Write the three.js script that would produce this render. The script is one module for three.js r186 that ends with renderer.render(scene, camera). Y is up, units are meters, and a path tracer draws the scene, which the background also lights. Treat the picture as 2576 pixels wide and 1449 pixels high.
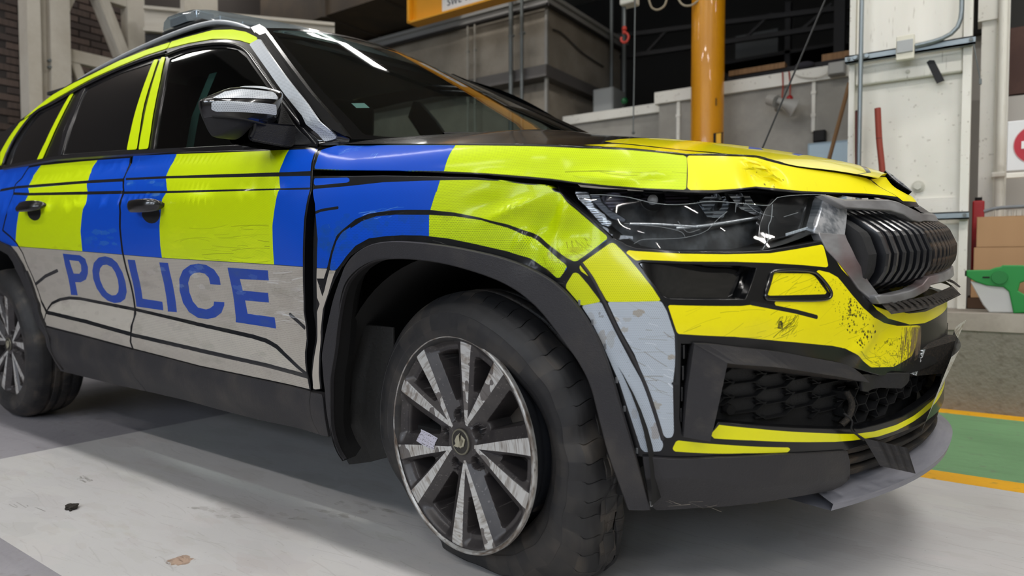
import * as THREE from 'three';
import { mergeGeometries } from 'three/addons/utils/BufferGeometryUtils.js';
import { RoundedBoxGeometry } from 'three/addons/geometries/RoundedBoxGeometry.js';
import { RectAreaLightUniformsLib } from 'three/addons/lights/RectAreaLightUniformsLib.js';

// ================= camera, light, exposure =================
const scene = new THREE.Scene();
const camera = new THREE.PerspectiveCamera(46.79, 2576 / 1449, .05, 60);
camera.position.set(1.008, .735, 2.113);
camera.rotation.set(-.0358, .61, 0, 'YXZ');
camera.filmGauge = 36; camera.focus = 1.72; camera.userData.fStop = 2.8;
scene.add(camera);
const renderer = new THREE.WebGLRenderer({ antialias: true });
renderer.toneMapping = THREE.LinearToneMapping;
renderer.toneMappingExposure = 1.2;
renderer.shadowMap.enabled = true;
RectAreaLightUniformsLib.init();
scene.background = new THREE.Color(0x9fb2c6);
scene.backgroundIntensity = .3;
const LAMP_POWER = 52, LAMP_COLOR = 0xfffbf6, WINDOW_POWER = 1.2;
// strip lamps under the roof: [x, z, relative power]
const LAMPS = [[-6.6, 1.15, .3], [-3.6, 1.15, .9], [-.6, 1.15, 1], [2.4, 1.15, 1], [5.2, 1.15, .8], [-3.6, 5.0, .8], [-.6, 5.0, .8], [2.4, 5.0, .8], [5.2, 5.0, .8],
  [-6.6, -2.6, .45], [-3.6, -2.6, .5], [1.9, -1.2, 1.0], [4.4, -1.2, .8]];

// ================= helpers =================
const V = (x, y, z) => new THREE.Vector3(x, y, z);
let seedState = 7;
const rnd = () => { seedState = (seedState * 1664525 + 1013904223) >>> 0; return seedState / 4294967296; };
const reseed = (n) => { seedState = n >>> 0; };
const rr = (a, b) => a + (b - a) * rnd();
function hash2(x, y, s) { let h = (x * 374761393 + y * 668265263 + s * 974634777) | 0; h = Math.imul(h ^ (h >>> 13), 1274126177); return ((h ^ (h >>> 16)) >>> 0) / 4294967296; }
function vnoise(x, y, s, per = 1 << 20) {
  const xi = Math.floor(x), yi = Math.floor(y), xf = x - xi, yf = y - yi, u = xf * xf * (3 - 2 * xf), v = yf * yf * (3 - 2 * yf);
  const w = (a) => ((a % per) + per) % per;
  const a = hash2(w(xi), w(yi), s), b = hash2(w(xi + 1), w(yi), s), c = hash2(w(xi), w(yi + 1), s), d = hash2(w(xi + 1), w(yi + 1), s);
  return a + (b - a) * u + (c - a) * v + (a - b - c + d) * u * v;
}
function fbm(x, y, o, s, per) { let t = 0, a = .5, n = 0; for (let i = 0; i < o; i++) { t += a * vnoise(x, y, s + i, per); n += a; x *= 2; y *= 2; if (per) per *= 2; a *= .5; } return t / n; }
const names = new Map();
const numbered = (n) => { const k = names.get(n) || 0; names.set(n, k + 1); return k ? n + '_' + String(k).padStart(3, '0') : n; };
function tag(o, label, category, group) { o.userData.label = label; if (category) o.userData.category = category; if (group) o.userData.group = group; return o; }
function shade(o) { o.traverse((m) => { if (m.isMesh) { m.castShadow = true; m.receiveShadow = true; } }); return o; }
function mesh(name, geo, mat, parent) { const m = new THREE.Mesh(Array.isArray(geo) ? merge(geo) : geo, mat); m.name = parent ? name : numbered(name); m.castShadow = m.receiveShadow = true; (parent || scene).add(m); return m; }
function struct(name, geo, mat) { const m = mesh(name, geo, mat); m.userData.kind = 'structure'; return m; }
function group(name, label, category, grp) { const g = new THREE.Group(); g.name = numbered(name); scene.add(g); return tag(g, label, category, grp); }
function merge(list) {
  const l = list.map((g) => { let q = g.index ? g.toNonIndexed() : g; for (const k of Object.keys(q.attributes)) if (!['position', 'normal', 'uv'].includes(k)) q.deleteAttribute(k); if (!q.attributes.uv) q.setAttribute('uv', new THREE.BufferAttribute(new Float32Array(q.attributes.position.count * 2), 2)); return q; });
  return l.length === 1 ? l[0] : mergeGeometries(l, false);
}
const at = (g, x, y, z, rx = 0, ry = 0, rz = 0) => { if (rx || ry || rz) g.applyMatrix4(new THREE.Matrix4().makeRotationFromEuler(new THREE.Euler(rx, ry, rz))); return g.translate(x, y, z); };
function worldUV(g) {                       // uv in metres on box-like pieces
  const q = g.index ? g.toNonIndexed() : g, p = q.attributes.position, n = q.attributes.normal, uv = new Float32Array(p.count * 2);
  for (let i = 0; i < p.count; i++) { const a = Math.abs(n.getX(i)), b = Math.abs(n.getY(i)), c = Math.abs(n.getZ(i)); uv[i * 2] = a > b && a > c ? p.getZ(i) : p.getX(i); uv[i * 2 + 1] = b > a && b > c ? p.getZ(i) : p.getY(i); }
  q.setAttribute('uv', new THREE.BufferAttribute(uv, 2)); return q;
}
const box = (x0, x1, y0, y1, z0, z1) => worldUV(new THREE.BoxGeometry(x1 - x0, y1 - y0, z1 - z0).translate((x0 + x1) / 2, (y0 + y1) / 2, (z0 + z1) / 2));
const rbox = (w, h, d, r = .004, s = 2) => new RoundedBoxGeometry(w, h, d, s, r);
function bar(a, b, w, h, up = V(0, 1, 0)) { const d = b.clone().sub(a), l = d.length(), g = new THREE.BoxGeometry(w, h, l); const m = new THREE.Matrix4().lookAt(b, a, up); g.applyMatrix4(m); const c = a.clone().add(b).multiplyScalar(.5); return g.translate(c.x, c.y, c.z); }
function tube(pts, r, seg = 40, rad = 8, closed = false) { return new THREE.TubeGeometry(new THREE.CatmullRomCurve3(pts.map((p) => p.isVector3 ? p : V(...p)), closed, 'centripetal'), seg, r, rad, closed); }
function cyl(a, b, r, r2 = r, n = 20) { const d = b.clone().sub(a), l = d.length(), g = new THREE.CylinderGeometry(r2, r, l, n); g.applyQuaternion(new THREE.Quaternion().setFromUnitVectors(V(0, 1, 0), d.normalize())); const c = a.clone().add(b).multiplyScalar(.5); return g.translate(c.x, c.y, c.z); }
// ---- textures
function dataTex(w, h, fn, srgb = true, repeat = true) {
  const d = new Uint8Array(w * h * 4);
  for (let y = 0; y < h; y++) for (let x = 0; x < w; x++) { const c = fn(x / w, y / h, x, y), i = (y * w + x) * 4; if (typeof c === 'number') { d[i] = d[i + 1] = d[i + 2] = Math.max(0, Math.min(255, c * 255)); } else { d[i] = Math.max(0, Math.min(255, c[0])); d[i + 1] = Math.max(0, Math.min(255, c[1])); d[i + 2] = Math.max(0, Math.min(255, c[2])); } d[i + 3] = 255; }
  const t = new THREE.DataTexture(d, w, h); if (srgb) t.colorSpace = THREE.SRGBColorSpace; t.magFilter = THREE.LinearFilter; if (repeat) t.wrapS = t.wrapT = THREE.RepeatWrapping; t.needsUpdate = true; return t;
}
function canvasTex(w, h, draw) { const c = document.createElement('canvas'); c.width = w; c.height = h; draw(c.getContext('2d'), w, h); const t = new THREE.CanvasTexture(c); t.colorSpace = THREE.SRGBColorSpace; t.magFilter = THREE.LinearFilter; return t; }
const scaled = (t, rx, ry = rx) => { const c = t.clone(); c.wrapS = c.wrapT = THREE.RepeatWrapping; c.repeat.set(rx, ry); c.needsUpdate = true; return c; };
const std = (o) => new THREE.MeshStandardMaterial(o), phy = (o) => new THREE.MeshPhysicalMaterial(o);
const mixc = (a, b, t) => [a[0] + (b[0] - a[0]) * t, a[1] + (b[1] - a[1]) * t, a[2] + (b[2] - a[2]) * t];

// ---- body surface: s runs along the plan outline (s = x on the straight flank), y is height -------------------
const lerp = (a, b, t) => a + (b - a) * t, clamp = (x, a = 0, b = 1) => Math.min(b, Math.max(a, x));
const sstep = (a, b, x) => { const t = clamp((x - a) / (b - a)); return t * t * (3 - 2 * t); };
function pchip(xs, ys) {                      // smooth monotone interpolation of a profile
  const n = xs.length, h = [], dl = [], m = [];
  for (let i = 0; i < n - 1; i++) { h.push(xs[i + 1] - xs[i]); dl.push((ys[i + 1] - ys[i]) / h[i]); }
  for (let i = 0; i < n; i++) m.push(i === 0 ? dl[0] : i === n - 1 ? dl[n - 2] : dl[i - 1] * dl[i] <= 0 ? 0 : 2 * dl[i - 1] * dl[i] / (dl[i - 1] + dl[i]));
  return (x) => {
    if (x <= xs[0]) return ys[0] + m[0] * (x - xs[0]);
    if (x >= xs[n - 1]) return ys[n - 1] + m[n - 1] * (x - xs[n - 1]);
    let i = 0; while (x > xs[i + 1]) i++;
    const t = (x - xs[i]) / h[i], t2 = t * t, t3 = t2 * t;
    return (2 * t3 - 3 * t2 + 1) * ys[i] + (t3 - 2 * t2 + t) * h[i] * m[i] + (-2 * t3 + 3 * t2) * ys[i + 1] + (t3 - t2) * h[i] * m[i + 1];
  };
}
const PLAN = (() => {                         // nose seen from above, from the flank round to the centre line
  const P = [[-.6, .93], [-.3, .93], [0, .929], [.18, .922], [.34, .902], [.47, .868], [.575, .805], [.655, .72], [.725, .61], [.79, .47], [.845, .31], [.88, .15], [.893, 0], [.88, -.15], [.845, -.31], [.79, -.47]];
  const cr = (a, b, c, d, t) => .5 * (2 * b + (c - a) * t + (2 * a - 5 * b + 4 * c - d) * t * t + (3 * b - a - 3 * c + d) * t * t * t);
  const out = []; let s = -.3, last = null;
  for (let i = 1; i < P.length - 2; i++) for (let k = 0; k < 40; k++) {
    const t = k / 40, q = [0, 1].map((j) => cr(P[i - 1][j], P[i][j], P[i + 1][j], P[i + 2][j], t));
    if (last) s += Math.hypot(q[0] - last[0], q[1] - last[1]);
    out.push([s, q[0], q[1]]); last = q;
  }
  return out;
})();
function plan(s) {
  if (s <= -.3) return [s, .93, 0, 1];
  const A = PLAN; let lo = 0, hi = A.length - 1;
  if (s >= A[hi][0]) lo = hi - 1; else while (hi - lo > 1) { const m = (lo + hi) >> 1; if (A[m][0] > s) hi = m; else lo = m; }
  const a = A[lo], b = A[lo + 1], t = (s - a[0]) / (b[0] - a[0]);
  const T = (i) => { const p = A[Math.max(0, i - 3)], q = A[Math.min(A.length - 1, i + 3)]; const l = Math.hypot(q[1] - p[1], q[2] - p[2]); return [(q[1] - p[1]) / l, (q[2] - p[2]) / l]; };
  const ta = T(lo), tb = T(lo + 1); let tx = lerp(ta[0], tb[0], t), tz = lerp(ta[1], tb[1], t); const l = Math.hypot(tx, tz); tx /= l; tz /= l;
  return [lerp(a[1], b[1], t), lerp(a[2], b[2], t), -tz, tx];   // point and outward normal
}
const DOOR = pchip([.22, .27, .33, .38, .42, .455, .50, .545, .60, .68, .77, .85, .92, .975, .99, 1.00, 1.03, 1.07, 1.10, 1.12, 1.15, 1.22, 1.30, 1.38, 1.46, 1.52, 1.56, 1.60, 1.64, 1.68, 1.715],
  [-.10, -.06, -.032, -.012, -.008, -.016, -.006, -.012, -.032, -.026, -.010, .000, .006, .008, .006, -.002, -.010, -.026, -.042, -.056, -.064, -.088, -.120, -.158, -.200, -.236, -.263, -.295, -.335, -.40, -.53]);
const WING = pchip([.22, .30, .5, .7, .82, .90, .96, 1.0, 1.03, 1.06, 1.09, 1.12], [-.02, -.006, .0, .004, .002, -.004, -.012, -.024, -.036, -.058, -.10, -.17]);
const NOSE = pchip([.20, .26, .32, .40, .55, .66, .74, .80, .86, .92, .98, 1.03, 1.08], [-.05, -.02, -.004, .0, .0, -.002, -.010, -.026, -.052, -.085, -.125, -.165, -.215]);
function depth(s, y) {
  const a = sstep(-.62, -.30, s) * (1 - sstep(1.10, 1.17, y)), b = sstep(.22, .62, s);
  let d = lerp(lerp(DOOR(y), WING(y), a), NOSE(y), b);
  d += .042 * (1 - sstep(.1, .62, Math.abs(s - 1.485)));
  d -= .022 * sstep(.92, .96, y) * sstep(1.1, 1.35, s);
  if (s < -2.4 && y > 1.05) d -= .06 * Math.pow((-2.4 - s), 2) * sstep(1.05, 1.3, y) + 0;
  if (s < -2.9) d -= .10 * Math.pow(-2.9 - s, 2);
  return d;
}
const DENTS = [];                              // [s, y, ds, dy, turn, height]: soft knocks, gauss-shaped
function body(s, y, off = 0) {
  const p = plan(s); let d = depth(s, y) + off;
  for (const [a, b, u, v, w, h] of DENTS) {
    const e = s - a, f = y - b, c = Math.cos(w), n = Math.sin(w), X = (e * c + f * n) / u, Y = (f * c - e * n) / v, q = X * X + Y * Y;
    if (q < 12) d += h * Math.exp(-q);
  }
  return [p[0] + p[2] * d, y, p[1] + p[3] * d];
}
// bonnet top: height over (x, z), from the side crease up to the crown
const CREASE = [[-.418, 1.107, .821], [-.267, 1.095, .828], [.008, 1.069, .861], [.18, 1.053, .866], [.321, 1.039, .832], [.466, 1.024, .696], [.52, 1.021, .637], [.571, 1.019, .566], [.61, 1.011, .511], [.656, .997, .454], [.712, .988, .369], [.76, .978, .283], [.79, .97, .212]];
const creaseY = pchip(CREASE.map((p) => p[0]), CREASE.map((p) => p[1])), creaseZ = pchip(CREASE.map((p) => p[0]), CREASE.map((p) => p[2]));
const crown = pchip([-.45, -.06, .115, .315, .46, .59, .715, .79], [1.172, 1.155, 1.126, 1.097, 1.074, 1.047, 1.015, .987]);
function bonTop(x, z, off = 0) {
  const zc = creaseZ(x), yc = creaseY(x), yh = crown(x), a = Math.abs(z), zh = .36 * zc, m = -.042;
  let y; if (a < zh) y = yh + .042 / (2 * zh) * (zh * zh - a * a); else { const w = zc - zh; y = yh + m * (a - zh) + (yc - yh - m * w) * Math.pow((a - zh) / w, 2); }
  return [x, y + off, z];
}

// ---- panels laid out on a surface f(u, v, off) -> [x, y, z]
const flat = (a) => { const o = []; for (let i = 0; i < a.length; i += 2) o.push([a[i] / 1000, a[i + 1] / 1000]); return o; };
const area2 = (p) => { let s = 0; for (let i = 0; i < p.length; i++) { const a = p[i], b = p[(i + 1) % p.length]; s += a[0] * b[1] - b[0] * a[1]; } return s; };
function normalAt(f, u, v, o) { const h = 8e-4, a = f(u + h, v, o), b = f(u - h, v, o), c = f(u, v + h, o), d = f(u, v - h, o); const X = [a[0] - b[0], a[1] - b[1], a[2] - b[2]], Y = [c[0] - d[0], c[1] - d[1], c[2] - d[2]]; let n = [X[1] * Y[2] - X[2] * Y[1], X[2] * Y[0] - X[0] * Y[2], X[0] * Y[1] - X[1] * Y[0]]; const l = Math.hypot(...n) || 1; return n.map((q) => q / l); }
function dense(p, cell) { const o = []; for (let i = 0; i < p.length; i++) { const a = p[i], b = p[(i + 1) % p.length], n = Math.max(1, Math.ceil(Math.hypot(b[0] - a[0], b[1] - a[1]) / cell)); for (let k = 0; k < n; k++) o.push([a[0] + (b[0] - a[0]) * k / n, a[1] + (b[1] - a[1]) * k / n]); } return o; }
function rounded(p, r) {                    // round every corner of a polygon
  if (!r) return p; const o = [], n = p.length;
  for (let i = 0; i < n; i++) {
    const a = p[(i + n - 1) % n], b = p[i], c = p[(i + 1) % n], la = Math.hypot(a[0] - b[0], a[1] - b[1]), lc = Math.hypot(c[0] - b[0], c[1] - b[1]);
    const cs = ((a[0] - b[0]) * (c[0] - b[0]) + (a[1] - b[1]) * (c[1] - b[1])) / (la * lc || 1); if (cs < -.93) { o.push(b); continue; }
    const k = Math.min(r, la * .4, lc * .4), s = [b[0] + (a[0] - b[0]) * k / la, b[1] + (a[1] - b[1]) * k / la], e = [b[0] + (c[0] - b[0]) * k / lc, b[1] + (c[1] - b[1]) * k / lc];
    for (let t = 0; t <= 4; t++) { const w = t / 4; o.push([(1 - w) * (1 - w) * s[0] + 2 * w * (1 - w) * b[0] + w * w * e[0], (1 - w) * (1 - w) * s[1] + 2 * w * (1 - w) * b[1] + w * w * e[1]]); }
  }
  return o;
}
function panel(f, outline, { off = 0, thick = .012, cell = .03, uv = null, holes = [], bevel = .0022, edge = true } = {}) {
  let out = outline.slice(); if (area2(out) < 0) out.reverse();
  const hs = holes.map((h) => area2(h) > 0 ? h.slice().reverse() : h.slice());
  out = dense(out, cell); const hd = hs.map((h) => dense(h, cell));
  const v2 = (p) => p.map((q) => new THREE.Vector2(q[0], q[1])), all = [...out, ...hd.flat()];
  const tris = THREE.ShapeUtils.triangulateShape(v2(out), hd.map(v2)), O = typeof off === 'function' ? off : () => off;
  const P = [], N = [], U = []; const b = uv || [-1, 0, 0, 1];
  const put = (u, v, o, n) => { const q = f(u, v, o); P.push(...q); N.push(...n); U.push((u - b[0]) / (b[2] - b[0]), (v - b[1]) / (b[3] - b[1])); };
  const nf = (u, v) => normalAt((x, y, z) => f(x, y, O(x, y)), u, v, 0);
  const memo = new Map(), node = (p) => { const k = Math.round(p[0] * 1e5) + ',' + Math.round(p[1] * 1e5); let r = memo.get(k); if (!r) { r = [f(p[0], p[1], O(p[0], p[1])), nf(p[0], p[1])]; memo.set(k, r); } return r; };
  const add = (p) => { const r = node(p); P.push(...r[0]); N.push(...r[1]); U.push((p[0] - b[0]) / (b[2] - b[0]), (p[1] - b[1]) / (b[3] - b[1])); };
  const stack = tris.map((t) => t.map((i) => all[i])); const mid = (a, c) => [(a[0] + c[0]) / 2, (a[1] + c[1]) / 2];
  while (stack.length) {
    const [A, B, C] = stack.pop(), ab = Math.hypot(A[0] - B[0], A[1] - B[1]), bc = Math.hypot(B[0] - C[0], B[1] - C[1]), ca = Math.hypot(C[0] - A[0], C[1] - A[1]), m = Math.max(ab, bc, ca);
    if (m > cell * 1.45) { if (m === ab) { const M = mid(A, B); stack.push([A, M, C], [M, B, C]); } else if (m === bc) { const M = mid(B, C); stack.push([A, B, M], [A, M, C]); } else { const M = mid(C, A); stack.push([A, B, M], [M, B, C]); } continue; }
    add(A); add(B); add(C);
  }
  if (edge) for (const ring of [out, ...hd]) {
    const n = ring.length, side = ring.map((p, i) => { const a = ring[(i + n - 1) % n], c = ring[(i + 1) % n], dx = c[0] - a[0], dy = c[1] - a[1], l = Math.hypot(dx, dy) || 1; return [dy / l, -dx / l]; });
    const rows = ring.map((p, i) => {
      const o = O(p[0], p[1]), s = side[i], q0 = f(p[0], p[1], o), e = [p[0] + s[0] * bevel, p[1] + s[1] * bevel], q1 = f(e[0], e[1], o - bevel), q2 = f(e[0], e[1], o - thick);
      const h = .001, w0 = f(p[0] + s[0] * h, p[1] + s[1] * h, o), sn = [w0[0] - q0[0], w0[1] - q0[1], w0[2] - q0[2]], l = Math.hypot(...sn) || 1;
      return [[q0, nf(p[0], p[1])], [q1, sn.map((x) => x / l)], [q2, sn.map((x) => x / l)], p];
    });
    for (let i = 0; i < n; i++) { const a = rows[i], c = rows[(i + 1) % n]; for (let k = 0; k < 2; k++) for (const [r, j] of [[a, k], [a, k + 1], [c, k + 1], [a, k], [c, k + 1], [c, k]]) { P.push(...r[j][0]); N.push(...r[j][1]); U.push((r[3][0] - b[0]) / (b[2] - b[0]), (r[3][1] - b[1]) / (b[3] - b[1])); } }
  }
  const g = new THREE.BufferGeometry(); g.setAttribute('position', new THREE.Float32BufferAttribute(P, 3)); g.setAttribute('normal', new THREE.Float32BufferAttribute(N, 3)); g.setAttribute('uv', new THREE.Float32BufferAttribute(U, 2)); return g;
}
// grid(nu, nv, fn) with fn(u01, v01) -> [x, y, z]; normals by averaging
function grid(nu, nv, fn, keep) {
  const g = new THREE.BufferGeometry(), P = [], U = [], I = [];
  for (let j = 0; j <= nv; j++) for (let i = 0; i <= nu; i++) { P.push(...fn(i / nu, j / nv)); U.push(i / nu, j / nv); }
  for (let j = 0; j < nv; j++) for (let i = 0; i < nu; i++) { if (keep && !keep((i + .5) / nu, (j + .5) / nv)) continue; const a = j * (nu + 1) + i, b = a + 1, c = a + nu + 1, d = c + 1; I.push(a, b, d, a, d, c); }
  g.setAttribute('position', new THREE.Float32BufferAttribute(P, 3)); g.setAttribute('uv', new THREE.Float32BufferAttribute(U, 2)); g.setIndex(I); g.computeVertexNormals(); return g;
}
// ruled skin between polylines of 3-D points
function skin(lines, flatShade = true) {
  const P = [], U = [], n = Math.max(...lines.map((l) => l.length)) * 3;
  const re = lines.map((l) => { const L = [0]; for (let i = 1; i < l.length; i++) L.push(L[i - 1] + Math.hypot(l[i][0] - l[i - 1][0], l[i][1] - l[i - 1][1], l[i][2] - l[i - 1][2])); const T = L[L.length - 1], o = []; for (let k = 0; k <= n; k++) { const s = T * k / n; let i = 0; while (i < l.length - 2 && L[i + 1] < s) i++; const t = (s - L[i]) / (L[i + 1] - L[i] || 1); o.push([0, 1, 2].map((c) => l[i][c] + (l[i + 1][c] - l[i][c]) * t)); } return o; });
  for (let j = 0; j < re.length - 1; j++) for (let k = 0; k < n; k++) { const a = re[j][k], b = re[j][k + 1], c = re[j + 1][k], d = re[j + 1][k + 1]; P.push(...a, ...c, ...d, ...a, ...d, ...b); const u = k / n, u2 = (k + 1) / n, v = j / (re.length - 1), w = (j + 1) / (re.length - 1); U.push(u, v, u, w, u2, w, u, v, u2, w, u2, v); }
  const g = new THREE.BufferGeometry(); g.setAttribute('position', new THREE.Float32BufferAttribute(P, 3)); g.setAttribute('uv', new THREE.Float32BufferAttribute(U, 2)); g.computeVertexNormals(); return g;
}
const lift = (pts, off = 0) => pts.map((p) => body(p[0], p[1], off));
// ---- printed film: a canvas laid over a panel, drawn in (s, y) metres
const YEL = '#dcf500', YELF = '#fff200', BLU = '#0050d0', SIL = '#c3cad2', BLK = '#0b0c0f', INK = '#1a1c20';
function film(b, w, draw, h = 0) {
  h = h || Math.min(2048, Math.round(w * (b[3] - b[1]) / (b[2] - b[0])));
  return canvasTex(w, h, (c) => {
    c.fillStyle = BLK; c.fillRect(0, 0, w, h);
    const kx = w / (b[2] - b[0]), ky = h / (b[3] - b[1]); c.setTransform(kx, 0, 0, -ky, -b[0] * kx, h + b[1] * ky); draw(c, b);
  });
}
function path(c, p) { c.beginPath(); p.forEach((q, i) => i ? c.lineTo(q[0], q[1]) : c.moveTo(q[0], q[1])); c.closePath(); }
function fillP(c, p, color) { path(c, p); c.fillStyle = color; c.fill(); }
function line(c, p, w, color = INK, cap = 'round') { c.beginPath(); p.forEach((q, i) => i ? c.lineTo(q[0], q[1]) : c.moveTo(q[0], q[1])); c.strokeStyle = color; c.lineWidth = w; c.lineCap = cap; c.lineJoin = 'round'; c.stroke(); }
function bounds(p, m = 0) { let a = 1e9, b = 1e9, c = -1e9, d = -1e9; for (const [x, y] of p) { a = Math.min(a, x); b = Math.min(b, y); c = Math.max(c, x); d = Math.max(d, y); } return [a - m, b - m, c + m, d + m]; }
function honey(c, p, pitch, color, alpha, size = .3) {   // the cell print of retro-reflective sheet
  c.save(); path(c, p); c.clip(); c.fillStyle = color; c.globalAlpha = alpha; const [a, b, d, e] = bounds(p); let row = 0;
  for (let y = b; y < e; y += pitch * .866, row++) { c.beginPath(); for (let x = a + (row & 1 ? pitch / 2 : 0); x < d; x += pitch) { c.moveTo(x + pitch * size, y); c.arc(x, y, pitch * size, 0, 6.3); } c.fill(); }
  c.restore();
}
function weave(c, p, pitch, color, alpha) { c.save(); path(c, p); c.clip(); c.strokeStyle = color; c.globalAlpha = alpha; c.lineWidth = pitch * .35; const [a, b, d, e] = bounds(p), h = e - b; c.beginPath(); for (let x = a - h; x < d; x += pitch) { c.moveTo(x, b); c.lineTo(x + h, e); } c.stroke(); c.restore(); }
function smears(c, p, n, { len = [.01, .05], wid = [.0006, .002], ang = 0, spread = .5, color = '#000', alpha = .3 } = {}) {
  c.save(); path(c, p); c.clip(); const [a, b, d, e] = bounds(p); c.strokeStyle = color; c.lineCap = 'round';
  for (let i = 0; i < n; i++) { const x = rr(a, d), y = rr(b, e), l = rr(...len), t = ang + rr(-spread, spread), k = rr(-.1, .1) * l; c.globalAlpha = alpha * rr(.3, 1); c.lineWidth = rr(...wid); c.beginPath(); c.moveTo(x, y); c.quadraticCurveTo(x + Math.cos(t) * l / 2 - Math.sin(t) * k, y + Math.sin(t) * l / 2 + Math.cos(t) * k, x + Math.cos(t) * l, y + Math.sin(t) * l); c.stroke(); }
  c.restore();
}
function specks(c, p, n, { size = [.0008, .004], color = '#000', alpha = .5 } = {}) { c.save(); path(c, p); c.clip(); const [a, b, d, e] = bounds(p); c.fillStyle = color; for (let i = 0; i < n; i++) { c.globalAlpha = alpha * rr(.3, 1); const x = rr(a, d), y = rr(b, e), r = rr(...size); c.beginPath(); for (let k = 0; k < 7; k++) { const t = k / 7 * 6.283, q = r * rr(.4, 1.1); c[k ? 'lineTo' : 'moveTo'](x + Math.cos(t) * q, y + Math.sin(t) * q); } c.fill(); } c.restore(); }
function patches(c, p, n, { size = [.01, .04], color = '#fff', alpha = .1, flatten = .5 } = {}) { c.save(); path(c, p); c.clip(); const [a, b, d, e] = bounds(p); c.fillStyle = color; for (let i = 0; i < n; i++) { c.globalAlpha = alpha * rr(.3, 1); const x = rr(a, d), y = rr(b, e), r = rr(...size); c.beginPath(); for (let k = 0; k < 16; k++) { const t = k / 16 * 6.283, q = r * rr(.55, 1.1); c[k ? 'lineTo' : 'moveTo'](x + Math.cos(t) * q, y + Math.sin(t) * q * flatten); } c.fill(); } c.restore(); }

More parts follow.
